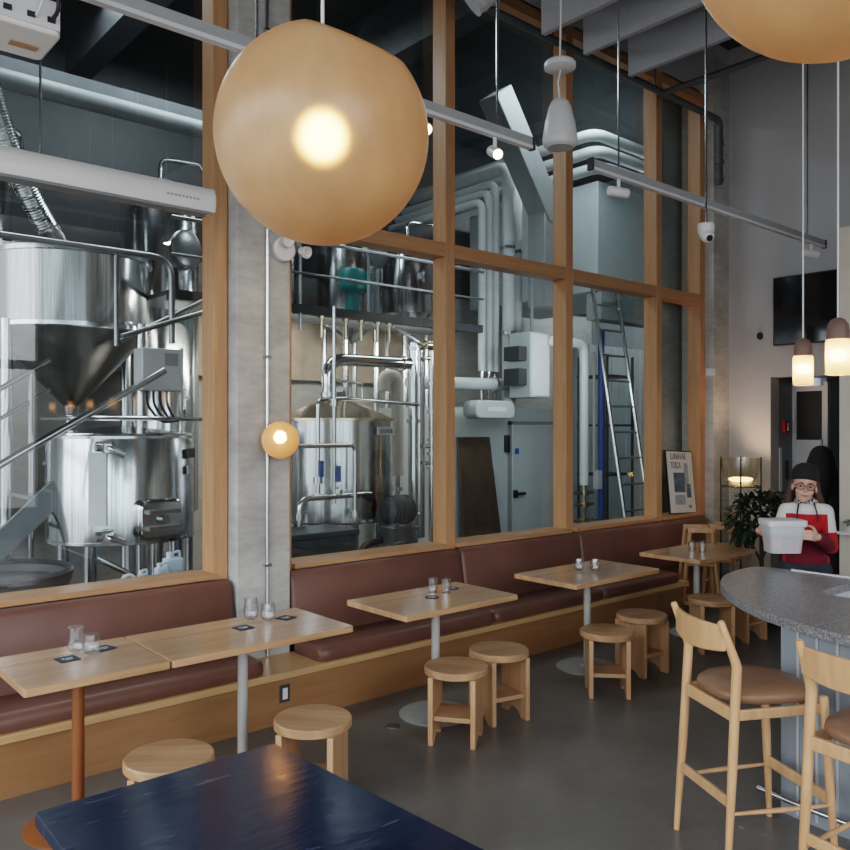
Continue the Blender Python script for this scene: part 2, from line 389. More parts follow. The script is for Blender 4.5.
bay(1,-1.2,2.44,right=(2.44,2.545))
bay(6,-2.5,-1.3,right=(-1.3,-1.2))
bay(2,3.04,4.515,left=(2.94,3.04),right=(4.515,4.62))
bay(3,4.62,6.065,right=(6.065,6.17))
bay(4,6.17,7.58,right=(7.58,7.684))
bay(5,7.684,8.46,right=(8.46,8.563))
struct(MB().box((XL,5.0,0),(8.56,5.16,.882)).build('wall_window_side',M['grey']))

# ------------------------------------------------------------------ banquette bench
b=thing('banquette_bench','long built-in oak bench with brown leather backrest and seat pads under the windows','bench',(3,4.47,0))
MB().box((-1.5,4.47,0),(7.32,4.825,.29)).build('base',M['bench'],b,world=True)
MB().box((-1.5,4.43,.29),(7.36,4.825,.333)).build('seat_board',M['bench_lt'],b,bevel=.004,world=True)
MB().box((7.32,4.86,0),(8.5,4.94,.52)).build('end_panel',M['bench'],b,world=True)
def backpad(x0,x1):
    # leaning pad, rounded edges
    prof=[(4.90,.88),(4.868,.865),(4.85,.835),(4.79,.46),(4.79,.40),(4.92,.40)]
    m=MB(); xs=[x0,x0+.012,x0+.03]+[x1-.03,x1-.012,x1]; ins=[.022,.006,0,0,.006,.022]
    rows=[]
    for x,i in zip(xs,ins): rows.append([(x,min(y+i,4.93),z-(i if z>.83 else 0)) for y,z in prof])
    n=len(prof); vs=[p for r in rows for p in r]; fs=[(a*n+k,a*n+(k+1)%n,(a+1)*n+(k+1)%n,(a+1)*n+k) for a in range(len(rows)-1) for k in range(n)]
    fs+=[tuple(range(n)),tuple(reversed(range((len(rows)-1)*n,len(rows)*n)))]
    m._add(vs,fs); return m.build('backrest_pad',M['leather'],b,world=True,angle=50,bevel=.008)
for x0,x1 in ((-1.4,.45),(.455,2.535),(2.965,4.60),(4.605,6.15),(6.155,8.45)): backpad(x0,x1)
def seatpad(x0,x1):
    m=MB(); y0,y1,z0,z1=4.45,4.80,.333,.43
    prof=[(y0+.012,z0),(y0,z0+.03),(y0+.004,z1-.03),(y0+.02,z1-.008),(y0+.05,z1),(y1-.02,z1),(y1,z1-.02),(y1,z0)]
    xs=[x0,x0+.01,x0+.035,x0+.08,x1-.08,x1-.035,x1-.01,x1]; ins=[.045,.02,.006,0,0,.006,.02,.045]; n=len(prof); rows=[]
    for x,i in zip(xs,ins): rows.append([(x,y+(i if y<4.6 else -i*.3),z0+(z-z0)*(1-i*6)) for y,z in prof])
    vs=[p for r in rows for p in r]; fs=[(a*n+k,a*n+(k+1)%n,(a+1)*n+(k+1)%n,(a+1)*n+k) for a in range(len(rows)-1) for k in range(n)]
    fs+=[tuple(range(n)),tuple(reversed(range((len(rows)-1)*n,len(rows)*n)))]
    m._add(vs,fs); return m.build('seat_pad',M['leather'],b,world=True,angle=60)
for x0,x1 in ((-1.4,.45),(.455,2.55),(2.96,4.60),(4.605,6.0),(6.005,7.25)): seatpad(x0,x1)

o=thing('power_outlet','small black and grey power outlet on the oak bench front','outlet',(2.69,4.47,.19))
MB().box((-.035,-.01,-.055),(.035,0,.055)).build('plate',M['dark'],o,bevel=.002); MB().box((-.017,-.016,-.035),(.017,-.008,.035)).build('socket',M['white'],o,bevel=.002)
t=tag(MB().lathe([(0,0),(.045,0),(.045,.003),(.036,.004),(0,.004)],(3.18,3.98,0),24).build('floor_drain',M['steel_d']),'small round metal cap set in the concrete floor','floor cap')

# ------------------------------------------------------------------ tables
def rounded_rect(x0,y0,x1,y1,r,k=4):
    pts=[]
    for cx,cy,a0 in ((x1-r,y1-r,0),(x0+r,y1-r,90),(x0+r,y0+r,180),(x1-r,y0+r,270)):
        for j in range(k+1):
            a=math.radians(a0+90*j/k); pts.append((cx+r*math.cos(a),cy+r*math.sin(a)))
    return pts
def table(x0,x1,y0,y1,label,pole,base,px=None,br=.24,h=.75):
    cx,cy=(px or (x0+x1)/2),(y0+y1)/2
    t=thing('pedestal_table',label,'table',(cx,cy,0),0,'oak pedestal tables along the bench')
    MB().prism(rounded_rect(x0-cx,y0-cy,x1-cx,y1-cy,.012),h-.035,h).build('tabletop',M['oak_x'],t,bevel=.003)
    MB().lathe([(.028,.012),(.028,h-.06)],n=20).build('pole',pole,t)
    MB().box((-.2,-.2,h-.06),(.2,.2,h-.035)).build('top_plate',M['dark'],t)
    MB().lathe([(br,0),(br,.006),(br-.01,.012),(.06,.014),(.04,.03),(0,.03)],n=40).build('base_plate',base,t)
    return t
T=[(.953,1.593,3.665,4.272),(1.601,2.652,3.665,4.272),(3.028,3.997,3.665,4.272),(4.603,5.661,3.665,4.272),(6.26,7.24,3.665,4.272)]
table(*T[0],'short square oak table on an orange pole, nearest the blue table',M['orange'],M['orange'],px=1.268,h=.772)
table(*T[1],'oak table on a grey pole, butted against the orange-poled table',M['greypole'],M['greybase'],px=2.13,h=.772)
table(*T[2],'oak table just past the concrete column, two stools on its front side',M['greypole'],M['greybase'],px=3.53,h=.765)
table(*T[3],'oak table in front of the tall white door bay, two clear tumblers and no coasters',M['greypole'],M['greybase'],px=5.12)
table(*T[4],'oak table farthest along the bench, beside the high chairs',M['greypole'],M['greybase'],px=6.72)
t=thing('blue_table','glossy dark blue scratched tabletop filling the near corner','table',(1.11,1.95,0))
MB().prism([(.69-1.11,1.25-1.95),(1.585-1.11,1.25-1.95),(1.522-1.11,2.59-1.95),(1.51-1.11,2.6-1.95),(.712-1.11,2.6-1.95),(.702-1.11,2.59-1.95)],.68,.72).build('tabletop',M['bluetop'],t,bevel=.004)
MB().lathe([(.04,.012),(.04,.68)],n=20).build('pole',M['dark'],t); MB().lathe([(.2,0),(.2,.01),(.04,.02),(0,.02)],n=32).build('base_plate',M['dark'],t)

def tumbler(loc,label,h=.095,r=.036,stemless=False):
    if stemless: prof=[(.0,.004),(.018,.004),(.034,.012),(.042,.035),(.042,.055),(.038,.085),(.036,h)]
    else: prof=[(0,.008),(r*.85,.008),(r*.93,h*.5),(r,h)]
    o=thing('drinking_glass',label,'glass',loc,0,'drinking glasses on the oak tables')
    inner=[(max(q-.0022,0),z+(.004 if i<2 else 0)) for i,(q,z) in enumerate(prof)]
    MB().lathe(list(reversed(inner))+[(0,0.0)]+[(prof[1][0],0)]+prof[1:],n=24,closed=True).build('bowl',M['drink'],o)
    return o
def coaster(loc,rot,label,round_=False):
    o=thing('coaster',label,'coaster',loc,rot,'dark coasters on the oak tables')
    if round_: MB().lathe([(.047,0),(.047,.004),(0,.004)],n=28).build('card',M['coaster'],o)
    else: MB().prism(rounded_rect(-.047,-.047,.047,.047,.006),0,.004).build('card',M['coaster'],o)
    m=MB()
    for x,y,w_,h_ in ((-.018,.004,.012,.026),(0,-.002,.012,.03),(.018,.002,.012,.024),(.0,-.02,.036,.005)): m.box((x-w_/2,y-h_/2,.0042),(x+w_/2,y+h_/2,.0046))
    m.build('printed_mark',M['coaster_w'],o); return o
Z=.75
tumbler((1.305,4.115,.772),'taller glass on the orange-poled table',.125,stemless=True)
tumbler((1.35,4.03,.772),'shorter rounded glass beside the taller one on the orange-poled table',.10,stemless=True)
coaster((1.235,4.02,.772),.1,'front square coaster before the glasses on the orange-poled table')
coaster((1.43,4.10,.772),.3,'square coaster behind the glasses on the orange-poled table')
tumbler((2.29,4.17,.772),'wide glass at the rear of the second table from the camera',.125,stemless=True)
tumbler((2.35,4.08,.772),'rounded glass at the front of the pair on the second table from the camera',.10,stemless=True)
coaster((2.16,4.02,.772),.1,'square coaster in front of the glasses on the second table')
coaster((2.46,4.07,.772),.3,'square coaster right of the glasses on the second table')
tumbler((3.62,4.10,.765),'clear straight tumbler at left of the pair on the table past the column')
tumbler((3.67,4.02,.765),'clear straight tumbler at right of the pair on the table past the column')
coaster((3.50,3.97,.765),0,'round dark coaster left of the tumblers on the table past the column',True)
coaster((3.80,4.10,.765),0,'round dark coaster behind the tumblers on the table past the column',True)
tumbler((5.085,4.02,Z),'clear tumbler at left of the pair on the table with no coasters',.10,stemless=True)
tumbler((5.17,3.93,Z),'clear tumbler at right of the pair on the table with no coasters',.10,stemless=True)
tumbler((6.66,3.98,Z),'clear tumbler at left of the pair on the farthest table')
tumbler((6.72,3.91,Z),'clear tumbler at right of the pair on the farthest table')

# ------------------------------------------------------------------ low stools
def make_stool(label):
    s=thing('low_stool',label,'stool',(0,0,0),0,'round low oak stools')
    MB().lathe([(0,.40),(.184,.40),(.192,.406),(.192,.438),(.186,.445),(0,.445)],n=48).build('seat',M['oak_seat'],s)
    for sx in (-1,1):
        pr=[(-.145,0),(-.085,0),(-.075,.02),(-.055,.035),(-.03,.048),(0,.052),(.03,.048),(.055,.035),(.075,.02),(.085,0),(.145,0),(.145,.40),(-.145,.40)]
        x0,x1=sorted((sx*.112,sx*.142))
        MB().prism(pr,x0,x1,lambda a,b_,c_:(c_,a,b_)).build('side_panel',M['oak_stool'],s,bevel=.003,angle=30)
    MB().box((-.112,-.12,.14),(.112,.12,.168)).build('shelf',M['oak_seat'],s,bevel=.002)
    return s
R=math.radians
st=make_stool('round oak stool half hidden behind the blue table, below the orange-poled table')
st.location=(1.47,3.40,0); st.rotation_euler=(0,0,R(-35))
for (x,y,a,l) in ((2.20,3.385,-50,'round oak stool past the far corner of the blue table'),
 (3.335,3.565,-54,'front stool of the pair under the table past the column, open side outwards'),
 (3.80,3.655,-13,'rear stool of the pair under the table past the column, panel side outwards'),
 (4.73,3.49,-46,'front stool of the pair below the table without coasters, open side outwards'),
 (5.345,3.62,-6,'rear stool of the pair below the table without coasters, panel side outwards'),
 (6.30,3.58,-40,'low oak stool under the farthest table, mostly behind the bar stool back'),
 (6.87,3.60,-8,'low oak stool partly under the tip of the stone counter')):
    dup(st,(x,y,0),R(a),l)

# ------------------------------------------------------------------ bar stools
def make_barstool(label):
    s=thing('bar_stool',label,'bar stool',(0,0,0),0,'oak bar stools at the stone counter')
    for sx in (-1,1):
        MB().tube([(sx*.205,-.03,0),(sx*.195,.0,.45),(sx*.19,.022,.83),(sx*.19,.024,.865),(sx*.19,.016,.89),(sx*.19,-.05,1.055),(sx*.19,-.052,1.062)],[.013,.02,.021,.021,.0195,.015,.012],14).build('rear_leg',M['oak_bar'],s,angle=60)
        MB().tube([(sx*.225,.475,0),(sx*.213,.45,.4),(sx*.208,.43,.715),(sx*.208,.43,.722)],[.013,.02,.019,.014],14).build('front_leg',M['oak_bar'],s,angle=60)
        MB().tube([(sx*.20,-.012,.255),(sx*.212,.22,.255),(sx*.22,.458,.255)],[.007,.0115,.007],10).build('side_stretcher',M['oak_bar'],s)
        MB().cbox((sx*.197,.22,.665),(.022,.44,.045)).build('seat_rail',M['oak_bar'],s,bevel=.006)
    def arc(y0,z0,z1,dep,w,th,name,lo=None):
        m=MB(); n=12; vs=[]
        for i in range(n+1):
            t=-1+2*i/n; x=t*w; y=y0-dep*(1-t*t)
            zz0=z0 if lo is None else z0-lo*(1-t*t)
            for dy,z in ((-th/2,zz0),(th/2,zz0),(th/2,z1),(-th/2,z1)): vs.append((x,y+dy,z))
        fs=[(i*4+k,i*4+(k+1)%4,i*4+4+(k+1)%4,i*4+4+k) for i in range(n) for k in range(4)]+[(3,2,1,0),tuple(range(n*4,n*4+4))]
        m._add(vs,fs); return m.build(name,M['oak_bar'],s,bevel=.005)
    o=arc(-.032,.935,1.04,.035,.19,.02,'backrest',lo=.02)
    arc(0.01,.635,.69,.0,.19,.024,'back_rail'); arc(.44,.635,.69,.0,.205,.024,'front_rail')
    arc(-.01,.275,.32,.0,.20,.02,'rear_stretcher'); arc(.46,.25,.30,.0,.215,.02,'front_stretcher')
    # padded seat
    m=MB(); n=40; prof=[(0.0,.672),(.85,.672),(.97,.682),(1.0,.70),(.98,.718),(.88,.735),(.6,.742),(0.0,.74)]
    vs=[]
    for q,z in prof:
        for k in range(n):
            a=2*PI*k/n; cx=math.copysign(abs(math.cos(a))**.72,math.cos(a)); sy=math.copysign(abs(math.sin(a))**.72,math.sin(a))
            wd=.205 if True else 0
            vs.append((q*cx*wd*(1+.06*sy),.225+q*sy*.225,z+.018))
    fs=[(i*n+k,i*n+(k+1)%n,(i+1)*n+(k+1)%n,(i+1)*n+k) for i in range(len(prof)-1) for k in range(n)]
    m._add(vs,fs); m.build('seat_pad',M['tan'],s,angle=80)
    return s
bs=make_barstool('whole oak bar stool with tan leather seat, left of its pair at the counter')
bs.location=(3.29,1.894,0); bs.rotation_euler=(0,0,R(-118.4))
e=V((.985,-.17)); wv=V((-.17,-.985)); p=V((3.103,1.40))+.19*wv+.05*e
dup(bs,(p.x,p.y,0),math.atan2(-e.x,e.y),'oak bar stool cut off by the frame at the counter, nearer of the pair')

# ------------------------------------------------------------------ bar counter
bar=thing('bar_counter','speckled grey stone bar counter with rounded end over blue-grey boards','bar counter',(4.6,1.0,0))
def bez(p0,p1,p2,p3,n=14): 
    return [tuple((V(p0)*(1-t)**3+3*V(p1)*t*(1-t)**2+3*V(p2)*t*t*(1-t)+V(p3)*t**3)) for t in [i/n for i in range(n+1)]]
front=[(3.74,-3.2)]+bez((3.745,1.25),(3.76,1.75),(4.0,2.16),(4.454,2.476),14)+bez((4.454,2.476),(4.72,2.63),(4.90,2.655),(5.10,2.65),8)[1:]+bez((5.10,2.65),(5.20,2.648),(5.245,2.62),(5.245,2.50),6)[1:]+[(5.245,-3.2)]
# top with a sink cut-out
sx0,sx1,sy0,sy1=4.62,5.10,1.45,1.99
def slab(bm_pts,z0,z1):
    bm=bmesh.new(); ov=[bm.verts.new((x,y,z1)) for x,y in bm_pts]; hp=rounded_rect(sx0,sy0,sx1,sy1,.09); hv=[bm.verts.new((x,y,z1)) for x,y in hp]
    eds=[bm.edges.new((l[i],l[(i+1)%len(l)])) for l in (ov,hv) for i in range(len(l))]
    bmesh.ops.triangle_fill(bm,use_beauty=True,use_dissolve=False,edges=eds)
    fs=[f for f in bm.faces]
    ret=bmesh.ops.extrude_face_region(bm,geom=fs)
    for q in ret['geom']:
        if isinstance(q,bmesh.types.BMVert): q.co.z=z0
    bmesh.ops.recalc_face_normals(bm,faces=bm.faces)
    me=bpy.data.meshes.new('countertop'); bm.transform(Matrix.Translation(-bar.location)); bm.to_mesh(me); bm.free()
    me.polygons.foreach_set('use_smooth',[True]*len(me.polygons)); me.set_sharp_from_angle(angle=R(35))
    me.materials.append(M['stone']); o=bpy.data.objects.new('countertop',me); COL.objects.link(o); o.parent=bar; return o
slab(front,.905,.95)
m=MB(); hp=rounded_rect(sx0-.004,sy0-.004,sx1+.004,sy1+.004,.094); n=len(hp)
vs=[(x,y,.904) for x,y in hp]+[(x,y,.80) for x,y in hp]; m._add(vs,[(i,(i+1)%n,n+(i+1)%n,n+i) for i in range(n)]+[tuple(range(n,2*n))])
m.build('sink_basin',M['sink'],bar,world=True)
MB().box((5.245,-3.2,.93),(5.275,2.42,.956)).build('rear_trim',M['steel'],bar,world=True)
# boarded base following the front edge, ending before the tip
def offs(t): return t
bf=[(3.86,-3.2),(3.86,1.2),(3.865,1.45),(3.875,1.65),(3.90,1.85),(4.55,1.95),(4.55,1.89),(3.95,1.80),(3.93,1.65),(3.92,1.2),(3.92,-3.2)]
m=MB(); m.prism(bf,.0,.905)
m.build('boarded_base',M['barpanel'],bar,world=True,angle=20)
MB().box((5.18,-3.2,0),(5.22,2.3,.905)).build('rear_panel',M['barpanel'],bar,world=True)
m=MB()
yy=-1.0
ptsb=[(3.86,-1.0),(3.86,1.2),(3.865,1.45),(3.875,1.65),(3.90,1.85)]
for i in range(30):
    y=-1+i*.095
    if y>1.84: break
    x=3.86 if y<1.2 else (3.86+ (y-1.2)/.25*.005 if y<1.45 else (3.865+(y-1.45)/.2*.01 if y<1.65 else 3.875+(y-1.65)/.2*.025))
    m.box((x-.007,y,.02),(x+.004,y+.012,.905))
m.build('board_seams',M['rail'],bar,world=True)
m=MB(); m.tube([(3.77,-3,.11),(3.77,1.2,.11),(3.78,1.5,.11),(3.80,1.75,.11),(3.83,1.93,.11)],.013,12,round_=.2); m.build('foot_rail',M['steel'],bar,world=True)
for y,x in ((-.2,3.77),(.9,3.77),(1.72,3.80)): MB().tube([(x,y,.11),(x+.06,y,.13),(x+.1,y-.02,.2)],.009,8).build('rail_bracket',M['steel_d'],bar,world=True)
f=thing('sink_tap','polished steel tap inside the counter sink','tap',(5.04,1.72,.80))
MB().tube([(0,0,0),(0,0,.20),(-.14,0,.20),(-.14,0,.15)],.014,12,round_=.07).build('spout',M['chrome'],f); MB().cbox((.0,.05,.12),(.02,.09,.02)).build('lever',M['chrome'],f)

# ------------------------------------------------------------------ pendants over bar
def make_pendant(label):
    p=thing('bar_pendant',label,'pendant lamp',(0,0,0),0,'frosted bar pendants')
    MB().lathe([(.052,0),(.056,.006),(.056,.16),(.05,.172),(.03,.175)],n=32).build('shade',M['shade'],p)
    MB().lathe([(.051,.172),(.051,.21),(.046,.245),(.03,.268),(.012,.277),(0,.278)],n=32).build('cap',M['capwood'],p)
    MB().tube([(0,0,.277),(0,0,ZC-2.127)],.005,8).build('cord',M['white'],p)
    MB().ball((0,0,.095),.03).build('bulb',M['bulb'],p)
    return p
p=make_pendant('frosted bar pendant hanging over the far end of the counter'); p.location=(4.836,2.161,2.127)
dup(p,(4.067,1.65,2.127),0,'frosted bar pendant cut by the frame edge, nearer of the two in view')
for i,y in enumerate((.75,-.15,-1.05,-1.95,-2.85,-3.75)):
    dup(p,(4.05,y,2.127),0,'frosted bar pendant seen only as a reflection in the brewery glass')

# ------------------------------------------------------------------ globes
def globe(name,loc,r,nrm,label,cord_top,bulb_mat,bulb_r,group):
    g=thing(name,label,'pendant lamp',loc,0,group)
    nrm=V(nrm).normalized(); q=V((0,0,1)).rotation_difference(nrm).to_matrix()
    prof=[]; a1=R(29.5)
    for i in range(41):
        a=PI-(PI-a1)*i/40; prof.append((max(r*math.sin(a),0),r*math.cos(a)))
    prof+= [((r-.008)*math.sin(a1),(r-.004)*math.cos(a1))]
    MB().olathe(prof,n=64,M=q).build('globe_shade',M['globe'],g,angle=80)
    MB().ball((0,0,.0),bulb_r).build('bulb',bulb_mat,g)
    MB().lathe([(.02,.045),(.02,.10),(0,.11)],n=16).build('lamp_holder',M['brass'],g)
    MB().tube([(0,0,.10),(0,0,cord_top-loc[2])],.005,8).build('cord',M['white'],g)
    return g
def edge_normal(c):
    v=(V(c)-V((0,0,1.868))).normalized(); rt=v.cross(V((0,0,1))).normalized(); up=rt.cross(v); return .325*rt+.946*up+.0*v
c=(1.281,1.921,2.693); globe('globe_pendant',c,.3,edge_normal(c),'big gold globe pendant with tilted cut top and glowing bulb, whole in view',ZC,M['bulb_big'],.038,'gold globe pendants')
c=(1.719,.694,2.94); globe('globe_pendant',c,.3,edge_normal(c),'big gold globe pendant cut off at the top corner',ZC,M['bulb_big'],.038,'gold globe pendants')
s=thing('wall_sconce','small gold globe lamp on the concrete column conduit','wall lamp',(2.80,4.70,1.793))
prof=[]
for i in range(33):
    a=PI-(PI-R(20))*i/32; prof.append((max(.124*math.sin(a),0),.124*math.cos(a)))
MB().olathe(prof,n=48,M=V((0,0,1)).rotation_difference(V((.3,.9,.3))).to_matrix()).build('globe_shade',M['globe'],s,angle=80)
MB().ball((-.02,-.03,.015),.03).build('bulb',M['bulb_sconce'],s)
MB().tube([(0,.10,0),(0,.13,0)],.04,16).build('wall_mount',M['brass'],s)
o=thing('electrical_conduit','thin grey conduit running up the concrete column','conduit',(2.767,4.815,.34))
MB().tube([(0,0,0),(0,0,5.9)],.012,10).build('pipe',M['steel'],o)
m=MB(); 
for z in (.6,2.0,2.9,4.2): m.box((-.025,-.016,z),(.025,.015,z+.02))
m.build('clips',M['steel'],o)
o=thing('emergency_light','white twin-head emergency light on the concrete column','emergency light',(2.885,4.836,3.09))
MB().lathe([(.0,0),(.085,0),(.085,.05),(.075,.06),(0,.06)],n=28,M=Matrix.Rotation(R(90),3,'X')).build('housing',M['white'],o,bevel=.004)
for (x,z,dx) in ((-.01,.05,-.02),(.13,-.01,.05)):
    q=V((0,0,1)).rotation_difference(V((dx*4,-.8,-.3)).normalized()).to_matrix()
    MB().lathe([(0,-.045),(.025,-.045),(.038,.0),(.042,.025),(.037,.027),(.024,.016),(0,.014)],(x,-.10,z),20,q).build('lamp_head',M['white'],o)

# ------------------------------------------------------------------ tracks, spots, speaker, camera, projector, screen
def track(x0,x1,rods,label):
    t=thing('track_rail',label,'light track',((x0+x1)/2,3.4,3.62),0,'ceiling-hung light tracks')
    MB().box((x0,3.385,3.637),(x1,3.415,3.69)).build('channel',M['rail'],t,world=True)
    MB().box((x0,3.38,3.617),(x1,3.42,3.637)).build('light_strip',M['white'],t,world=True)
    for xa,xb in ((x0-.01,x0+.012),(x1-.012,x1+.01)): MB().box((xa,3.378,3.613),(xb,3.422,3.694)).build('end_cap',M['dark'],t,world=True)
    for x in rods: MB().tube([(x,3.4,3.69),(x,3.4,ZC)],.007,8).build('rod',M['steel'],t,world=True)
    return t
track(-.5,3.833,(1.9,3.52),'grey light track passing behind the gold globe')
track(4.424,8.06,(4.74,7.7),'grey light track running toward the far wall')
def spot(x,label,lit,aim,z=3.615,y=3.4):
    s=thing('track_spotlight',label,'spotlight',(x,y,z),0,'white track spotlights')
    MB().tube([(0,0,0),(0,0,-.06)],.012,10).build('stem',M['white'],s)
    q=V((0,0,1)).rotation_difference(V(aim).normalized()).to_matrix()
    MB().lathe([(0,-.08),(.03,-.08),(.034,-.07),(.034,.07),(.028,.072),(.024,.04),(0,.04)],(0,0,-.09),24,q).build('head',M['white'],s)
    if lit: MB().lathe([(0,.045),(.024,.045),(.024,.05),(0,.05)],(0,0,-.09),16,q).build('lens',M['bulb_spot'],s)
    return s
def spot_lamp(loc,aim,w=40,ang=60):
    l=bpy.data.lights.new('spot_lamp','SPOT'); l.energy=w; l.color=(1,.75,.5); l.spot_size=R(ang); l.spot_blend=.6; l.shadow_soft_size=.03
    o=bpy.data.objects.new('spot_lamp',l); COL.objects.link(o); o.location=loc; o.rotation_euler=V(aim).to_track_quat('-Z','Y').to_euler(); return o
spot(3.5,'lit spotlight near the end of the track behind the globe',True,(-.45,-.8,-.45))
spot(2.92,'lit spotlight just behind the edge of the gold globe',True,(-.2,-.9,-.3))
spot(4.74,'unlit white cylinder spotlight at the near end of the far track',False,(.9,-.35,-.05))
spot(7.78,'lit spotlight at the far end of the far track',True,(.5,-.85,-.2))

s=thing('pendant_speaker','white bell-shaped loudspeaker hanging on a cord under a white disc','loudspeaker',(4.345,3.6,3.80))
SPK=1.16
MB().lathe([(q*SPK,z*.84) for q,z in [(0,.0),(.075,.0),(.098,.02),(.104,.06),(.09,.2),(.066,.33),(.05,.375),(.03,.392),(0,.394)]],n=40).build('cabinet',M['white'],s,angle=60)
MB().lathe([(0,-.004),(.088,-.004),(.088,.004),(0,.004)],n=32).build('grille',M['offwhite'],s)
MB().lathe([(0,.535),(.09,.535),(.108,.545),(.108,.575),(.098,.588),(0,.592)],n=36).build('ceiling_disc',M['white'],s)
MB().tube([(0,0,.325),(-.02,0,.44),(.01,0,.54)],.006,8).build('cable',M['white'],s); MB().tube([(0,0,.59),(.01,0,.9),(0,0,ZC-3.80)],.006,8).build('cord',M['white'],s)

s=thing('security_camera','white dome security camera on a thin rod near the far track','camera',(5.55,3.2,3.31))
MB().lathe([(0,.09),(.055,.09),(.062,.08),(.06,.03),(.045,-.01),(0,-.02)],n=28).build('mount',M['white'],s)
MB().ball((-.015,-.02,-.01),.05).build('eyeball',M['white'],s); MB().lathe([(0,.0),(.025,.0),(.022,.012),(0,.014)],(-.035,-.048,-.03),20,V((0,0,1)).rotation_difference(V((-.5,-.6,-.5)).normalized()).to_matrix()).build('lens',M['black'],s)
MB().tube([(0,0,.09),(0,0,ZC-3.31)],.008,8).build('rod',M['steel'],s)

s=thing('projector','white ceiling projector with rear sockets and plugged-in cables','projector',(.79,3.32,3.34))
MB().prism(rounded_rect(-.25,-.12,.174,.15,.03),0,.13).build('case',M['white_w'],s,bevel=.008)
MB().box((-.25,-.126,.018),(.165,-.118,.118)).build('rear_panel',M['white'],s)
MB().box((.03,.02,-.004),(.13,.06,.001)).build('vent_slot',M['frame'],s)
for x in (-.16,-.11,-.03,.05,.12): MB().box((x,-.132,.04),(x+.028,-.125,.06)).build('socket',M['black'],s)
MB().tube([(.135,-.13,.05),(.14,-.2,.06),(.13,-.2,.16),(.12,-.05,.22),(.1,.03,.3)],.008,8,round_=.05).build('power_cable',M['black'],s)
MB().tube([(-.15,-.13,.05),(-.15,-.19,.07),(-.05,-.2,.14),(.0,-.1,.2),(.02,.02,.3)],.008,8,round_=.05).build('signal_cable',M['black'],s)
MB().tube([(.08,-.13,.05),(.09,-.18,.08),(.1,-.1,.2),(.06,.02,.3)],.005,8,round_=.05).build('white_cable',M['white'],s)
MB().box((-.1,-.06,.13),(.06,.08,.16)).tube([(-.02,.02,.15),(-.02,.02,ZC-3.34)],.025,12).build('ceiling_mount',M['white'],s)
s=thing('projector_screen','long white roll-up projector screen housing hung before the big window','projector screen',(.8,4.4,3.12))
pr=[(-.055,0),(.05,0),(.06,.02),(.06,.1),(.045,.135),(0,.148),(-.045,.135),(-.066,.09),(-.068,.04)]
MB().prism(pr,-1.2,1.345,lambda a,b_,c_:(c_,a,b_)).build('housing',M['white_w'],s,angle=50)
MB().box((-1.2,-.045,-.012),(1.32,.04,.001)).build('roller_slot',M['grey'],s)
MB().prism(pr,1.345,1.355,lambda a,b_,c_:(c_,a,b_)).build('end_cap',M['white'],s)
m=MB()
for i in range(9): m.box((1.06+i*.022,-.0695,.05),(1.074+i*.022,-.068,.062))
m.build('printed_name',M['greypole'],s)
for x in (.42,-.9): MB().tube([(x,0,.14),(x,0,ZC-3.12)],.006,8).build('rod',M['steel'],s)

# ------------------------------------------------------------------ ceiling baffles and pipes
for i,(x,l) in enumerate(((4.955,'grey felt ceiling baffle, first of the row from the globe side'),(5.491,'grey felt ceiling baffle in the middle of the row'),(6.134,'grey felt ceiling baffle nearest the far wall'))):
    tag(MB().box((x,-2,5.03),(x+.05,4.3,5.62)).build('ceiling_baffle',M['baffle'],bevel=.005),l,'acoustic panel','grey acoustic baffles')
    m=bpy.data.objects[-1] if False else None
o=thing('sprinkler_pipe','dark sprinkler pipe along the top of the window wall, dropping at the far column','pipe',(6,4.75,5.32))
MB().tube([(3.6,4.72,5.34),(8.48,4.72,5.34),(8.48,4.72,4.62)],.035,12,round_=.08).build('main_run',M['pipe_d'],o,world=True)
m=MB()
for z in (4.65,4.85,5.05): m.tube([(8.48,4.72,z),(8.48,4.72,z+.04)],.045,12)
m.build('couplings',M['pipe_d'],o,world=True)
for x in (4.0,5.6,7.2): MB().tube([(x,4.72,5.36),(x,4.72,ZC)],.008,8).build('hanger',M['pipe_d'],o,world=True)
o=thing('sprinkler_pipe','dark branch pipe running from the window wall over the room','pipe',(7.4,2,5.34),0)
MB().tube([(7.35,4.72,5.34),(7.35,-1,5.34)],.032,12).build('branch',M['pipe_d'],o,world=True)
MB().tube([(7.35,3.4,5.36),(7.25,3.4,5.5),(7.05,3.75,5.55),(6.9,3.9,5.55)],.04,10,round_=.08).build('drop_elbow',M['pipe_d'],o,world=True)
o=thing('round_duct','ribbed grey round duct end at the top of the window wall','duct',(4.3,4.45,5.15))
MB().tube([(.1,0,.15),(.1,0,1.15)],.006,8).build('hanger',M['steel'],o)
m=MB(); pts=[]
for i in range(30): pts.append((i/29*.9,.14 if i%2 else .15))
m.lathe([(r_,z_) for z_,r_ in pts],(0,0,0),32,V((0,0,1)).rotation_difference(V((.55,-.6,.6)).normalized()).to_matrix()); m.build('ribbed_sleeve',M['offwhite'],o)

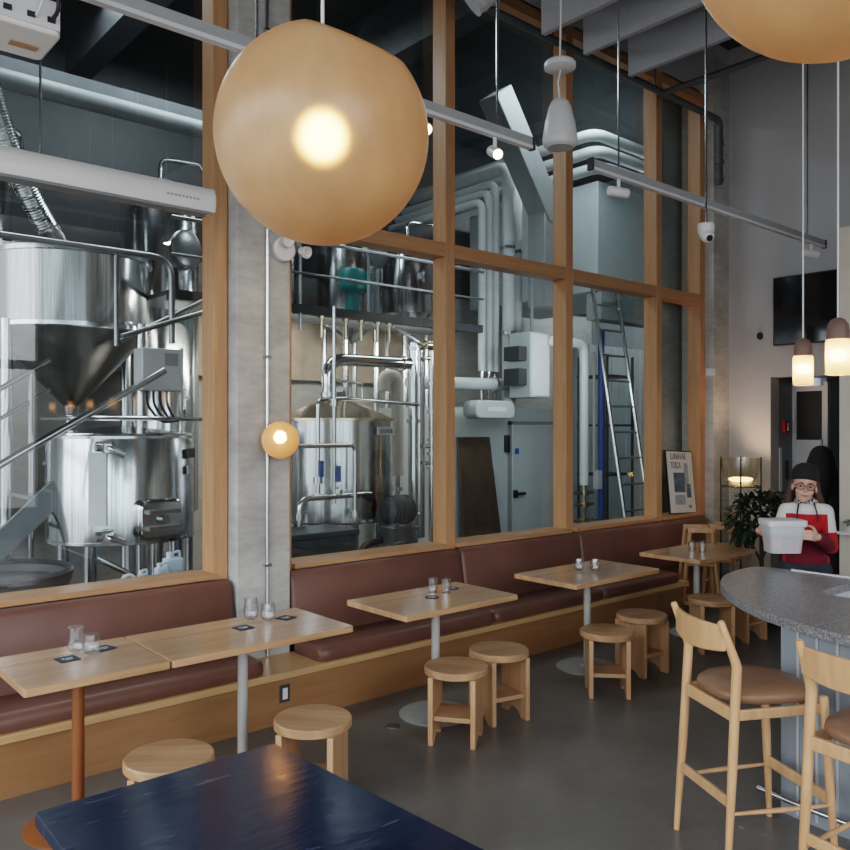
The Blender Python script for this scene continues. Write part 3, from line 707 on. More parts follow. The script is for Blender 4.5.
# ------------------------------------------------------------------ right wall fittings
s=thing('wall_television','black flat television on the pale far wall','television',(8.9,3.93,3.16))
MB().box((-.07,-.38,-.37),(-.02,.35,.385)).build('body',M['black'],s,bevel=.006); 
mscr,nt,pp=nmat('screen_glass'); setp(pp,color=(.012,.014,.017),rough=.08,spec=.7)
MB().box((-.073,-.365,-.355),(-.069,.335,.37)).build('screen',mscr,s); MB().box((-.02,-.15,-.15),(0,.15,.15)).build('wall_bracket',M['dark'],s)
s=thing('wall_thermostat','small black oval control on the pale wall beside the television','thermostat',(8.9,4.46,2.92))
MB().lathe([(0,0),(.035,0),(.03,.025),(0,.03)],n=20,M=Matrix.Rotation(R(-90),3,'Y')@Matrix.Diagonal((1.3,1,1)).to_3x3()).build('body',M['black'],s)
s=tag(MB().box((8.535,4.925,2.48),(8.59,4.835,2.56)).build('wall_sensor',M['white'],bevel=.004),'small white sensor box at the edge of the far concrete pillar','sensor')
s=thing('fire_alarm_pull','red fire alarm pull box with white handle on the doorway jamb','fire alarm',(9.22,4.34,1.89))
MB().box((-.06,-.04,-.07),(.06,0,.07)).build('box',M['red'],s,bevel=.006); MB().box((0,-.05,-.045),(.015,-.04,.045)).box((0,-.05,.02),(.045,-.04,.04)).box((0,-.05,-.01),(.035,-.04,.005)).build('handle',M['white'],s)
s=tag(MB().box((9.1,4.33,1.15),(9.16,4.34,1.65)).build('wall_panel',M['white']),'narrow white panel on the doorway jamb','panel')
s=tag(MB().box((9.26,4.325,1.28),(9.32,4.34,1.5)).build('intercom_panel',M['black']),'small black wall unit on the doorway jamb','wall unit')
struct(MB().box((6.8,-5,0),(7.0,2.75,3.49)).build('wall_partition',M['wall_pendant_tint'],bevel=.004))
# poster
s=thing('framed_poster','framed white and blue poster leaning on the window sill by the pillar','poster',(8.14,4.965,.915))
tf=Matrix.Rotation(R(-7),4,'X')@Matrix.Rotation(R(0),4,'Y')
sk=Matrix.Rotation(R(2.5),4,'Y')
tf=tf@sk
pw,ph=.265,.71
MB().box((-pw,-.0,0),(pw,.02,ph)).build('frame',M['black'],s,tf=tf)
MB().box((-pw+.012,-.004,.012),(pw-.012,.0,ph-.012)).build('sheet',M['white'],s,tf=tf)
M['pblue']=plain('poster_blue',(.10,.15,.21),.5,var=.5,scale=9); M['pgrey']=plain('poster_grey',(.36,.40,.44),.5,var=.15,scale=20)
MB().box((-.15,-.006,.24),(.07,-.0045,.46)).box((.09,-.006,.18),(.18,-.0045,.33)).build('picture',M['pblue'],s,tf=tf)
MB().box((.07,-.0055,.33),(.15,-.0042,.57)).box((-.15,-.0055,.10),(.05,-.0042,.21)).build('picture_tint',M['pgrey'],s,tf=tf)
def text(txt,size,mat,parent,name,loc,rot,xs=1):
    cu=bpy.data.curves.new(name,'FONT'); cu.body=txt; cu.size=size; cu.extrude=.0008
    ob=bpy.data.objects.new(name+'_src',cu); COL.objects.link(ob)
    dg=bpy.context.evaluated_depsgraph_get(); me=bpy.data.meshes.new_from_object(ob.evaluated_get(dg)); bpy.data.objects.remove(ob)
    me.materials.clear(); me.materials.append(mat)
    me.transform(Matrix.Translation(loc)@rot@Matrix.Diagonal((xs,1,1,1)))
    o=bpy.data.objects.new(name,me); COL.objects.link(o); o.parent=parent; return o
RX=Matrix.Rotation(R(90),4,'X')
text('LUNAVAE',.10,M['dark'],s,'poster_title',tf@V((-.19,-.006,.61)),tf.to_3x3().to_4x4()@RX,.72)
text('TOSCA',.10,M['dark'],s,'poster_subtitle',tf@V((-.19,-.006,.51)),tf.to_3x3().to_4x4()@RX,.62)
text('IIB',.055,M['dark'],s,'poster_mark',tf@V((.11,-.006,.06)),tf.to_3x3().to_4x4()@RX,1)

# ------------------------------------------------------------------ floor lamp
s=thing('floor_lamp','floor lamp with a lit glass bowl held by thin black legs','floor lamp',(8.42,4.44,0))
for i in range(4):
    a=R(207.8)+i*PI/2
    x,y=.205*math.cos(a),.205*math.sin(a); MB().tube([(x,y,0),(x,y,1.56)],.009,8).build('leg',M['black'],s)
m=MB(); ring=[(.205*math.cos(k*PI/16),.205*math.sin(k*PI/16),1.24) for k in range(33)]; m.tube(ring,.006,6); m.build('ring',M['black'],s)
MB().olathe([(.0,1.21),(.07,1.214),(.115,1.235),(.15,1.28),(.18,1.36),(.197,1.46),(.205,1.55),(.199,1.55),(.191,1.46),(.174,1.362),(.145,1.286),(.11,1.242),(.066,1.221),(0,1.217)],n=48).build('bowl',M['lampglass'],s,angle=80)
M['lampglow']=emis('lamp_glow',(1,.66,.30),6)
MB().lathe([(0,1.285),(.09,1.29),(.125,1.31),(.125,1.325),(.09,1.335),(0,1.335)],n=32).build('bulb',M['lampglow'],s)
l=bpy.data.lights.new('floor_lamp_light','SPOT'); l.energy=24; l.color=(1,.66,.45); l.spot_size=R(104); l.spot_blend=.7; l.shadow_soft_size=.08
lo=bpy.data.objects.new('floor_lamp_light',l); COL.objects.link(lo); lo.location=(8.5,4.42,1.40); lo.rotation_euler=V((.35,-.1,1)).to_track_quat('-Z','Y').to_euler()

# ------------------------------------------------------------------ plant
def leaf_mesh(m,base,d,l,wd,droop=.3):
    d=V(d).normalized(); side=d.cross(V((0,0,1)))
    side=side.normalized() if side.length>.05 else V((1,0,0)); up=side.cross(d)
    pts=[]; rows=[(0,.05),(.25,.8),(.5,1),(.78,.7),(1,.03)]
    for t,w_ in rows:
        c=V(base)+d*l*t+V((0,0,-droop*l*t*t)); pts+= [c-side*wd*w_*.5+up*.08*wd*w_,c,c+side*wd*w_*.5+up*.08*wd*w_]
    m._add(pts,[(i*3+k,i*3+k+1,i*3+4+k,i*3+3+k) for i in range(4) for k in (0,1)])
s=thing('potted_plant','dense dark green leafy indoor tree in front of the floor lamp','plant',(7.68,3.83,0))
MB().lathe([(.0,0),(.15,0),(.2,.36),(.19,.36),(.17,.3),(0,.3)],n=32).build('pot',M['grey'],s)
MB().tube([(0,0,.28),(.01,.01,.6),(-.02,.0,.95),(.0,.02,1.2)],[.025,.02,.015,.01],10).tube([(.0,.0,.6),(.08,-.1,.9),(.12,-.2,1.05)],[.014,.012,.007],8).tube([(.0,.0,.55),(-.1,.12,.85),(-.12,.22,1.0)],[.014,.012,.007],8).build('trunk',M['bark'],s)
m=MB(); rnd=random.Random(3)
for i in range(620):
    a=rnd.uniform(0,2*PI); ct=rnd.uniform(-.9,1); rr=rnd.uniform(.45,1)**.6; st_=math.sqrt(1-ct*ct)
    base=V((.34*rr*st_*math.cos(a),.34*rr*st_*math.sin(a),1.00+.27*rr*ct)); dd=V((base.x,base.y,(base.z-1.0)*.7+rnd.uniform(-.1,.15)))+V((rnd.uniform(-.2,.2),rnd.uniform(-.2,.2),rnd.uniform(-.2,.2)))
    leaf_mesh(m,base,dd,rnd.uniform(.07,.12),rnd.uniform(.035,.055),rnd.uniform(.1,.6))
m.build('foliage',M['leaf'],s,angle=60)
s=thing('wall_plant','small trailing green plant at the frame edge on the pale partition','plant',(6.74,2.63,1.05))
MB().lathe([(0,0),(.05,0),(.06,.08),(.055,.08),(.045,.02),(0,.02)],n=20).build('pot',M['white'],s); m=MB()
for i in range(14):
    a=rnd.uniform(0,2*PI); leaf_mesh(m,(0,0,.08),(math.cos(a),math.sin(a),rnd.uniform(-.1,.5)),rnd.uniform(.07,.12),.03,.3)
m.build('foliage',M['leaf2'],s); MB().box((-.05,-.1,-.02),(.06,.1,0)).build('bracket',M['white'],s)

# ------------------------------------------------------------------ high chairs
def make_high(label):
    s=thing('high_chair',label,'high chair',(0,0,0),0,'wooden high chairs')
    B=M['oak_stool']
    for sy in (-1,1):       # A-frame sides: local x across, y depth
        y=sy*.17
        for sx in (-1,1): MB().tube([(sx*.215,y,0),(sx*.12,y,.88)],[.024,.024],4).build('leg',B,s,angle=20)
        MB().cbox((0,y,.865),(.29,.034,.05)).build('top_bar',B,s,bevel=.004); MB().cbox((0,y,.09),(.38,.03,.05)).build('foot_bar',B,s,bevel=.004)
        MB().cbox((0,y,.62),(.31,.025,.07)).build('side_slat',B,s,bevel=.004)
    MB().box((-.15,-.16,.48),(.15,.16,.505)).build('seat',B,s,bevel=.004)
    MB().box((-.18,-.16,.26),(-.13,.16,.28)).build('foot_rest',B,s,bevel=.003)
    MB().box((.115,-.16,.55),(.14,.16,.86)).build('backrest',B,s,bevel=.004)
    return s
hc=make_high('wooden high chair at the bench end, nearer the table'); hc.location=(7.66,4.50,0); hc.scale=(.9,.9,.96); hc.rotation_euler=(0,0,R(-50))
dup(hc,(8.06,4.44,0),R(-75),'wooden high chair behind the first one, by the far pillar')

# ------------------------------------------------------------------ people
def voxel(m,name,mats,parent,vox=.008,smooth=3,zone=None):
    o=m.build(name+'_raw',mats,None); 
    r=o.modifiers.new('r','REMESH'); r.mode='VOXEL'; r.voxel_size=vox; r.use_smooth_shade=True
    q=o.modifiers.new('s','SMOOTH'); q.factor=.5; q.iterations=smooth
    dg=bpy.context.evaluated_depsgraph_get(); me=bpy.data.meshes.new_from_object(o.evaluated_get(dg)); bpy.data.objects.remove(o)
    me.name=name; me.materials.clear()
    for k in (mats if isinstance(mats,(list,tuple)) else [mats]): me.materials.append(k)
    if zone:
        for pl in me.polygons: pl.material_index=zone(pl.center)
    me.polygons.foreach_set('use_smooth',[True]*len(me.polygons))
    n=bpy.data.objects.new(name,me); COL.objects.link(n); n.parent=parent; return n
def limb(m,pts,rs,n=14):
    for i in range(len(pts)-1): m.tube([pts[i],pts[i+1]],[rs[i],rs[i+1]],n)
    for p_,r_ in zip(pts,rs): m.ball(p_,r_,n,8)
def seg_d(p,a,b):
    a,b=V(a),V(b); t=max(0,min(1,(p-a).dot(b-a)/(b-a).length_squared)); return (p-(a+(b-a)*t)).length
def hand(m,wrist,palm_dir,palm_n,thumb_side,curl):
    # five finger chains off a flat palm
    f=V(palm_dir).normalized(); n_=V(palm_n).normalized(); s_=V(thumb_side).normalized(); w=V(wrist)
    c=w+f*.045
    Mx=Matrix((s_,f,n_)).transposed()
    m.ball(c,(.038,.05,.015),16,10,Mx); m.tube([w-f*.03,w+f*.02],[.022,.024],12)
    for i,(off,ln) in enumerate(((.028,.068),(.010,.078),(-.009,.072),(-.027,.056))):
        a=c+s_*off+f*.035; pts=[a]; ang=.25
        for j in range(3):
            ang+=curl*(1+.1*i); a=a+(f*math.cos(ang)+n_*math.sin(ang))*ln*(.42,.32,.26)[j]; pts.append(a)
        limb(m,pts,[.0095,.009,.0082,.007],10)
    a=c+s_*.03-f*.02; limb(m,[a,a+s_*.028+f*.022+n_*.008,a+s_*.036+f*.055+n_*.022],[.012,.0105,.0085],10)

# -- staff member carrying a tub; local frame: faces -Y, her left = +X
pr=thing('person','person in a black beanie and white, red and burgundy sweater carrying a plastic tub','person',(5.875,2.605,0),R(-62))
HC=V((-.01,-.02,1.462)); tilt=Matrix.Rotation(R(6),3,'Y')
body=MB()
body.ball(HC+tilt@V((0,.012,.035)),(.076,.093,.09),20,14); body.ball(HC+tilt@V((0,-.028,-.055)),(.056,.06,.066),18,12)
body.ball(HC+tilt@V((0,-.048,-.098)),(.03,.03,.022),14,8)
body.ball(HC+tilt@V((0,-.094,-.028)),(.013,.017,.016),12,8); body.tube([HC+tilt@V((0,-.078,.008)),HC+tilt@V((0,-.098,-.026))],[.007,.011],8)
for sx in (-1,1):
    body.ball(HC+tilt@V((sx*.077,.006,-.02)),(.01,.02,.03),10,8)
    body.ball(HC+tilt@V((sx*.036,-.062,-.038)),(.026,.024,.024),12,8)
limb(body,[(0,.015,1.30),(-.005,.0,1.40)],[.052,.047])
SHL,ELL,WRL=V((.125,.01,1.275)),V((.15,-.09,1.04)),V((.05,-.30,1.13))
SHR,ELR,WRR=V((-.125,.01,1.275)),V((-.20,-.06,1.06)),V((-.315,-.235,1.15))
torso=[((0,.015,1.28),(.10,.075,.07)),((0,.01,1.18),(.12,.095,.11)),((0,.01,1.04),(.12,.09,.12)),((0,.01,.92),(.14,.105,.11))]
for c_,r_ in torso: body.ball(c_,r_,20,12)
for a,b_,c_ in ((SHL,ELL,WRL),(SHR,ELR,WRR)): limb(body,[a,b_,c_],[.045,.037,.026])
for sx in (-1,1): limb(body,[(sx*.085,.01,.86),(sx*.09,.0,.46),(sx*.09,.02,.09)],[.075,.052,.036]); body.ball((sx*.09,-.05,.045),(.04,.11,.04),14,8)
hand(body,WRL,(-.55,-.8,.2),(-.8,.5,-.1),(.05,.1,1),.38)
hand(body,WRR,(.3,-.93,.1),(.93,.3,-.1),(-.05,.1,1),.38)
voxel(body,'body',M['skin'],pr,.0055,3)
sw=MB()
for c_,r_ in (((0,.012,1.29),(.105,.08,.055)),((0,.01,1.20),(.138,.112,.115)),((0,.01,1.04),(.14,.112,.13)),((0,.01,.93),(.158,.12,.075))): sw.ball(c_,r_,24,14)
limb(sw,[SHL+V((-.05,0,.01)),SHL,ELL,ELL.lerp(WRL,.86)],[.056,.058,.053,.042]); limb(sw,[SHR+V((.05,0,.01)),SHR,ELR,ELR.lerp(WRR,.86)],[.056,.058,.053,.042])
def zone(p):
    dl=min(seg_d(p,ELL,WRL)-.05,seg_d(p,ELR,WRR)-.05); du=min(seg_d(p,SHL,ELL),seg_d(p,SHR,ELR))-.066
    arm=abs(p.x)>.135
    if dl<.012 and (arm or p.y<-.13): 
        return 1 if p.z>1.0 and p.y>-.15 else 2
    if arm: return 0 if p.z>1.14 else 1
    return 0 if p.z>1.262 else (1 if p.z>1.13 else 2)
voxel(sw,'sweater',[M['knit_w'],M['knit_r'],M['knit_b']],pr,.0055,6,zone)
pt=MB(); pt.ball((0,.01,.90),(.152,.115,.09),20,12)
for sx in (-1,1): limb(pt,[(sx*.085,.01,.86),(sx*.09,.0,.46),(sx*.09,.02,.12)],[.09,.07,.06])
voxel(pt,'trousers',M['denim'],pr,.011,3)
for sx in (-1,1): MB().ball((sx*.09,-.05,.045),(.048,.125,.046),16,10).build('shoe',M['black'],pr)
bn=MB(); 
prof=[(0.092,.032),(.096,.045),(.098,.075),(.092,.11),(.072,.14),(.04,.158),(0,.163)]
bn.lathe(prof,HC+tilt@V((0,.012,0)),28,tilt@Matrix.Diagonal((.95,1.08,1)).to_3x3()@Matrix.Rotation(R(-10),3,'X')); bn.build('beanie',M['beanie'],pr,angle=70)
hr=MB()
for sx in (-1,1): limb(hr,[HC+tilt@V((sx*.07,.02,.03)),HC+tilt@V((sx*.088,.03,-.05)),HC+V((sx*.105,.045,-.13)),HC+V((sx*.10,.05,-.2))],[.026,.03,.032,.016])
limb(hr,[HC+V((0,.075,.03)),HC+V((0,.095,-.06)),HC+V((0,.095,-.16))],[.05,.06,.04])
voxel(hr,'hair',M['hair'],pr,.009,3)
fm=MB()
for sx in (-1,1): fm.ball(HC+tilt@V((sx*.031,-.0885,-.002)),(.010,.006,.006),10,8)
fm.build('eyes',M['eye'],pr)
fm=MB()
for sx in (-1,1): fm.tube([HC+tilt@V((sx*.047,-.086,.018)),HC+tilt@V((sx*.03,-.094,.022)),HC+tilt@V((sx*.016,-.092,.019))],.0035,6)
fm.build('eyebrows',M['hair'],pr)
fm=MB(); fm.tube([HC+tilt@V((-.027,-.085,-.063)),HC+tilt@V((-.012,-.094,-.068)),HC+tilt@V((.012,-.094,-.068)),HC+tilt@V((.027,-.085,-.062))],[.003,.0065,.0065,.003],8); fm.build('mouth',M['lips'],pr)
gl=MB()
for sx in (-1,1):
    gl.tube([HC+tilt@V((sx*.034+.026*math.cos(k*PI/10),-.102,-.004+.022*math.sin(k*PI/10))) for k in range(21)],.0024,6)
    gl.tube([HC+tilt@V((sx*.06,-.10,.002)),HC+tilt@V((sx*.082,.0,.0))],.002,6)
gl.tube([HC+tilt@V((-.009,-.103,.0)),HC+tilt@V((.009,-.103,.0))],.002,6); gl.build('eyeglasses',M['black'],pr)
sc=MB(); sc.tube([(.062*math.cos(k*PI/12),.01+.062*math.sin(k*PI/12)-.004,1.352+.006*math.sin(k*2.4)) for k in range(25)],.017,8); 
ms,nt,pp=nmat('check_scarf'); ck=nt.nodes.new('ShaderNodeTexChecker'); ck.inputs['Scale'].default_value=46; ck.inputs['Color1'].default_value=(.6,.58,.55,1); ck.inputs['Color2'].default_value=(.01,.01,.012,1)
tc=nt.nodes.new('ShaderNodeTexCoord'); nt.links.new(tc.outputs['Object'],ck.inputs['Vector']); nt.links.new(ck.outputs[0],pp.inputs['Base Color']); sc.build('neck_scarf',ms,pr)
sp_=MB()
for sx in (-1,1): sp_.tube([(sx*.05,-.045,1.335),(sx*.062,-.098,1.28),(sx*.068,-.122,1.215)],.0055,6)
sp_.build('neck_straps',M['black'],pr)
# tub in her hands
mt,nt,pp=nmat('tub_plastic'); setp(pp,rough=.35,trans=0)
n=noise(nt,20,2,.5); r_=ramp(nt,n.outputs['Fac'],[(.40,(.50,.53,.57)),(.56,(.60,.50,.50)),(.66,(.55,.58,.62))])
tc=nt.nodes.new('ShaderNodeTexCoord'); sp=nt.nodes.new('ShaderNodeSeparateXYZ'); nt.links.new(tc.outputs['Object'],sp.inputs[0])
rz=ramp(nt,sp.outputs['Z'],[(.10,(0,0,0)),(.15,(1,1,1))]); mx=nt.nodes.new('ShaderNodeMixRGB'); mx.inputs['Color2'].default_value=(.64,.66,.71,1)
nt.links.new(rz.outputs['Color'],mx.inputs['Fac']); nt.links.new(r_.outputs['Color'],mx.inputs['Color1']); nt.links.new(mx.outputs[0],pp.inputs['Base Color'])
rot=R(-62)
ctr=Matrix.Rotation(rot,3,'Z')@V((-.170,-.34,0))+V((5.875,2.605,1.022))
tb=thing('plastic_tub','milky white plastic food tub held in front of the person','tub',ctr,rot+R(22)); tb.scale=(.93,.95,1.07)
def rr(w_,d_,r_): return rounded_rect(-w_/2,-d_/2,w_/2,d_/2,r_)
lv=[(.225,.16,.0),(.262,.19,.165),(.267,.195,.17),(.267,.195,.205),(.257,.185,.207),(.247,.175,.18)]
m=MB(); n=len(rr(1,1,.1)); vs=[]
for w_,d_,z in lv: vs+=[(x,y,z) for x,y in rr(w_,d_,.035)]
fs=[tuple(reversed(range(n)))]+[(i*n+k,i*n+(k+1)%n,(i+1)*n+(k+1)%n,(i+1)*n+k) for i in range(len(lv)-1) for k in range(n)]+[tuple(range((len(lv)-1)*n,len(lv)*n))]
m._add(vs,fs); m.build('tub_body',mt,tb,angle=40)
m=MB(); vs=[]; lv=[(.287,.215,.170),(.29,.218,.172),(.29,.218,.207),(.277,.205,.21)]
for w_,d_,z in lv: vs+=[(x,y,z) for x,y in rr(w_,d_,.035)]
m._add(vs,[(i*n+k,i*n+(k+1)%n,(i+1)*n+(k+1)%n,(i+1)*n+k) for i in range(len(lv)-1) for k in range(n)]+[tuple(range(3*n,4*n))]); m.build('lid',M['white'],tb,angle=40)

# -- second person behind, back turned, dark hair and clothes
p2=thing('person','person with long dark hair in black clothes, back turned, behind the one with the tub','person',(7.18,3.05,0),R(105))
b2=MB(); b2.ball((0,.01,1.60),(.078,.095,.10),18,12); b2.ball((0,-.03,1.52),(.055,.06,.06),16,10); b2.ball((0,-.1,1.56),(.012,.016,.016),10,8)
limb(b2,[(0,.01,1.36),(0,.0,1.5)],[.055,.05])
for c_,r_ in (((0,.01,1.33),(.11,.08,.07)),((0,.01,1.22),(.165,.11,.12)),((0,.01,1.06),(.15,.105,.13)),((0,.01,.93),(.165,.12,.11))): b2.ball(c_,r_,20,12)
arms=[]
for sx in (-1,1):
    A,B_,C_=V((sx*.18,.01,1.31)),V((sx*.235,.0,1.05)),V((sx*.2,-.14,.88)); arms.append((A,B_,C_)); limb(b2,[A,B_,C_],[.048,.04,.028])
    hand(b2,C_,(-.1*sx,-.6,-.75),(-sx,.0,0),(0,-.7,.6),.3)
    limb(b2,[(sx*.09,.01,.88),(sx*.095,0,.47),(sx*.095,.02,.09)],[.08,.055,.038]); b2.ball((sx*.095,-.05,.045),(.04,.11,.04),14,8)
voxel(b2,'body',M['skin'],p2,.007,3)
j=MB()
for c_,r_ in (((0,.01,1.34),(.13,.095,.06)),((0,.01,1.22),(.185,.13,.13)),((0,.01,1.06),(.175,.125,.14)),((0,.01,.92),(.19,.135,.1))): j.ball(c_,r_,20,12)
for A,B_,C_ in arms: limb(j,[A,B_,B_.lerp(C_,.85)],[.072,.062,.046])
voxel(j,'jacket',M['cloth_k'],p2,.011,3)
t2=MB(); t2.ball((0,.01,.90),(.18,.13,.1),16,10)
for sx in (-1,1): limb(t2,[(sx*.09,.01,.88),(sx*.095,0,.47),(sx*.095,.02,.12)],[.095,.072,.06])
voxel(t2,'trousers',M['cloth_k'],p2,.012,3)
for sx in (-1,1): MB().ball((sx*.095,-.05,.045),(.048,.125,.046),16,10).build('shoe',M['black'],p2)
h2=MB(); h2.ball((0,.025,1.62),(.098,.112,.105),20,12); limb(h2,[(0,.07,1.6),(0,.09,1.45),(0,.10,1.25)],[.095,.11,.07])
for sx in (-1,1): limb(h2,[(sx*.07,.03,1.6),(sx*.09,.04,1.45),(sx*.1,.05,1.3)],[.04,.05,.035])
voxel(h2,'hair',M['hair_k'],p2,.011,3)

# ------------------------------------------------------------------ brewery behind the glass
def bt(name,label,cat,loc,group=None): return thing(name,label,cat,loc,0,group)
def pipe(m,pts,r,rd=.12,n=12): return m.tube(pts,r,n,round_=rd)
def flange(m,p,ax,r,t=.02,n=16):
    q=V((0,0,1)).rotation_difference(V(ax).normalized()).to_matrix(); m.lathe([(0,-t),(r,-t),(r,t),(0,t)],p,n,q)
# kettle seen through the big window
k=bt('brew_kettle','wide polished steel brew kettle on legs behind the big window','kettle',(2.6,7.0,0))
MB().lathe([(0,.89),(.57,.93),(.6,.95),(.6,1.79),(.59,1.81),(.585,1.83),(0,1.90)],n=64).build('vessel',M['tank'],k)
m=MB()
for z in (.95,1.80): m.lathe([(.6,z-.012),(.607,z-.01),(.607,z+.01),(.6,z+.012)],n=64)
m.build('weld_bands',M['steel'],k)
for a in (-140,-75,-10,60,150):
    x,y=.47*math.cos(R(a)),.47*math.sin(R(a)); MB().tube([(x,y,0),(x,y,.95)],.055,16).build('leg',M['steel'],k)
for (a0,a1) in ((-140,-75),(-75,-10)):
    x0,y0,x1,y1=.47*math.cos(R(a0)),.47*math.sin(R(a0)),.47*math.cos(R(a1)),.47*math.sin(R(a1)); MB().tube([(x0,y0,.85),(x1,y1,.55)],.025,10).build('brace',M['steel'],k)
    
q=MB(); c=V((.22,-.575,.0)) 
w=MB(); rr_=rounded_rect(-.20,.98,.19,1.30,.07,5)
hz=Matrix.Translation((0.06,-.575,0))@Matrix.Rotation(R(5),4,'Z')
w.prism(rr_,-.13,.0,lambda a,b_,c_:(a,c_,b_)); mw=w.build('manway_hatch',M['chrome'],k,bevel=.025,tf=hz)
w=MB(); w.box((-.14,-.175,1.06),(.13,-.13,1.09)).box((-.14,-.175,1.19),(.13,-.13,1.22)); w.lathe([(0,0),(.035,0),(.035,.05),(0,.05)],(0,-.13,1.14),16,Matrix.Rotation(R(90),3,'X')); w.build('hatch_bars',M['steel_d'],mw,tf=hz)
w=MB()
for z in (1.72,1.02):
    flange(w,(-.30,-.52,z),(.5,1,0),.04,.05); w.tube([(-.3,-.52,z),(-.34,-.64,z),(-.22,-.68,z-.05)],.02,10,round_=.05); w.cbox((-.36,-.58,z+.04),(.12,.02,.02)); flange(w,(-.4,-.58,z),(1,0,0),.035)
w.build('tap_valves',M['steel'],k)
MB().prism(rounded_rect(-.08,1.10,.06,1.68,.01),-.012,.0,lambda a,b_,c_:(a,c_,b_)).build('gauge_strip',M['white'],k,tf=Matrix.Translation((-.36,-.49,0))@Matrix.Rotation(R(-37),4,'Z'))
w=MB(); w.cbox((.42,-.46,1.66),(.14,.012,.08),Matrix.Rotation(R(42),3,'Z')); w.build('name_plate',M['dark'],k)
w=MB(); w.cbox((.40,-.475,1.52),(.09,.012,.075),Matrix.Rotation(R(42),3,'Z')); pl=w.build('white_sign',M['white'],k)
text('01',.06,M['black'],pl,'sign_number',V((.372,-.507,1.498)),Matrix.Rotation(R(42),4,'Z')@RX)
MB().tube([(-.62,.1,1.95),(-.5,-.45,1.95),(.1,-.62,1.95),(.7,-.4,1.95)],.018,10,round_=.2).build('rim_pipe',M['steel'],k)
# cone tank
k=bt('grist_hopper','large round steel hopper with a cone bottom held on posts above the kettle','tank',(2.43,7.8,0))
MB().lathe([(.68,2.74),(.69,2.76),(.69,3.40),(.70,3.42),(.66,3.43),(.2,3.48),(0,3.48)],n=64).build('vessel',M['tank'],k)
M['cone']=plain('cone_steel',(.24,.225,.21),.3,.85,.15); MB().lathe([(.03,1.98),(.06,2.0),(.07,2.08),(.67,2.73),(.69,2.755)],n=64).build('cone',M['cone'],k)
m=MB(); m.lathe([(.69,3.38),(.715,3.385),(.715,3.425),(.69,3.43)],n=64); m.lathe([(.69,2.74),(.70,2.75),(.70,2.785),(.69,2.79)],n=64); m.build('rim_bands',M['steel'],k)
for (x,y) in ((-.62,-.3),(.40,-.66),(.64,.35),(-.4,.62)): MB().tube([(x,y,0),(x,y,2.80)],.05,16).build('leg',M['steel'],k)
MB().tube([(0,0,2.03),(0,0,1.9)],.05,16).build('outlet_neck',M['chrome'],k)
# handrails and stair
s=bt('access_stair','steel access stair with sloping rails climbing past the kettle','stair',(1.7,6.8,0))
m=MB(); pipe(m,[(1.2,6.45,1.41),(1.62,6.45,1.67),(2.39,6.45,2.13),(2.75,6.45,2.35)],.028); m.build('front_rail',M['steel'],s,world=True)
m=MB(); pipe(m,[(1.3,7.3,1.92),(2.1,7.3,2.45)],.022); pipe(m,[(1.3,7.3,1.68),(2.1,7.3,2.2)],.016); m.build('rear_rail',M['steel_d'],s,world=True)
for x,z in ((1.45,2.0),(1.95,2.33)): MB().tube([(x,7.3,.2),(x,7.3,z)],.02,10).build('rail_post',M['steel_d'],s,world=True)
m=MB(); m.prism([(.7,.2),(.95,.2),(2.35,1.52),(2.35,1.78)],6.9,6.95,lambda a,b_,c_:(a,c_,b_)); m.build('stringer',M['grey'],s,world=True)
m=MB()
for i in range(6): m.box((.8+i*.26,6.95,.3+i*.25),(1.06+i*.26,7.5,.33+i*.25))
m.build('treads',M['steel_d'],s,world=True)
s=bt('platform_railing','dark tubular platform railing curving down beside the hopper','railing',(2.2,6.7,2.6))
m=MB(); pipe(m,[(.9,6.7,3.33),(2.92,6.7,3.33),(2.92,6.7,2.6)],.026,.18); m.build('top_rail',M['steel_d'],s,world=True)
m=MB(); pipe(m,[(2.45,6.72,2.55),(2.45,6.72,3.3)],.018); pipe(m,[(2.5,6.75,2.60),(3.4,6.75,3.1)],.02); pipe(m,[(2.45,6.6,2.62),(3.35,6.6,2.95)],.022); m.build('lower_rails',M['steel_d'],s,world=True)
s=bt('control_box','white electrical control cabinet with cables beneath, beside the hopper cone','control box',(2.90,6.95,2.2))
MB().box((-.18,-.1,0),(.18,.1,.37)).build('cabinet',M['white'],s,bevel=.01); MB().box((.02,-.104,.22),(.14,-.1,.33)).build('vents',M['greypole'],s)
m=MB()
for i in range(4): m.tube([(-.1+i*.06,0,.02),(-.1+i*.06,0,-.12),(.05+i*.05,.05,-.28),(.3,.1,-.25+.03*i)],.012,8,round_=.08)
m.build('cables',M['black'],s); MB().tube([(.24,.05,-.35),(.24,.05,.4)],.02,10).build('mast',M['steel'],s)
s=bt('flexible_hose','ribbed grey flexible hose dropping into the hopper top','hose',(1.9,7.5,3.5))
pts=fillet([V((1.5,7.4,5.2)),V((1.72,7.4,4.45)),V((1.97,7.45,3.85)),V((2.33,7.65,3.42))],.3); out=[];rs=[]
for i in range(len(pts)-1):
    for j in range(8): out.append(pts[i].lerp(pts[i+1],j/8)); rs.append(.10 if j%2 else .088)
m=MB(); m.tube(out,rs,14); m.build('hose',M['steel'],s,world=True)
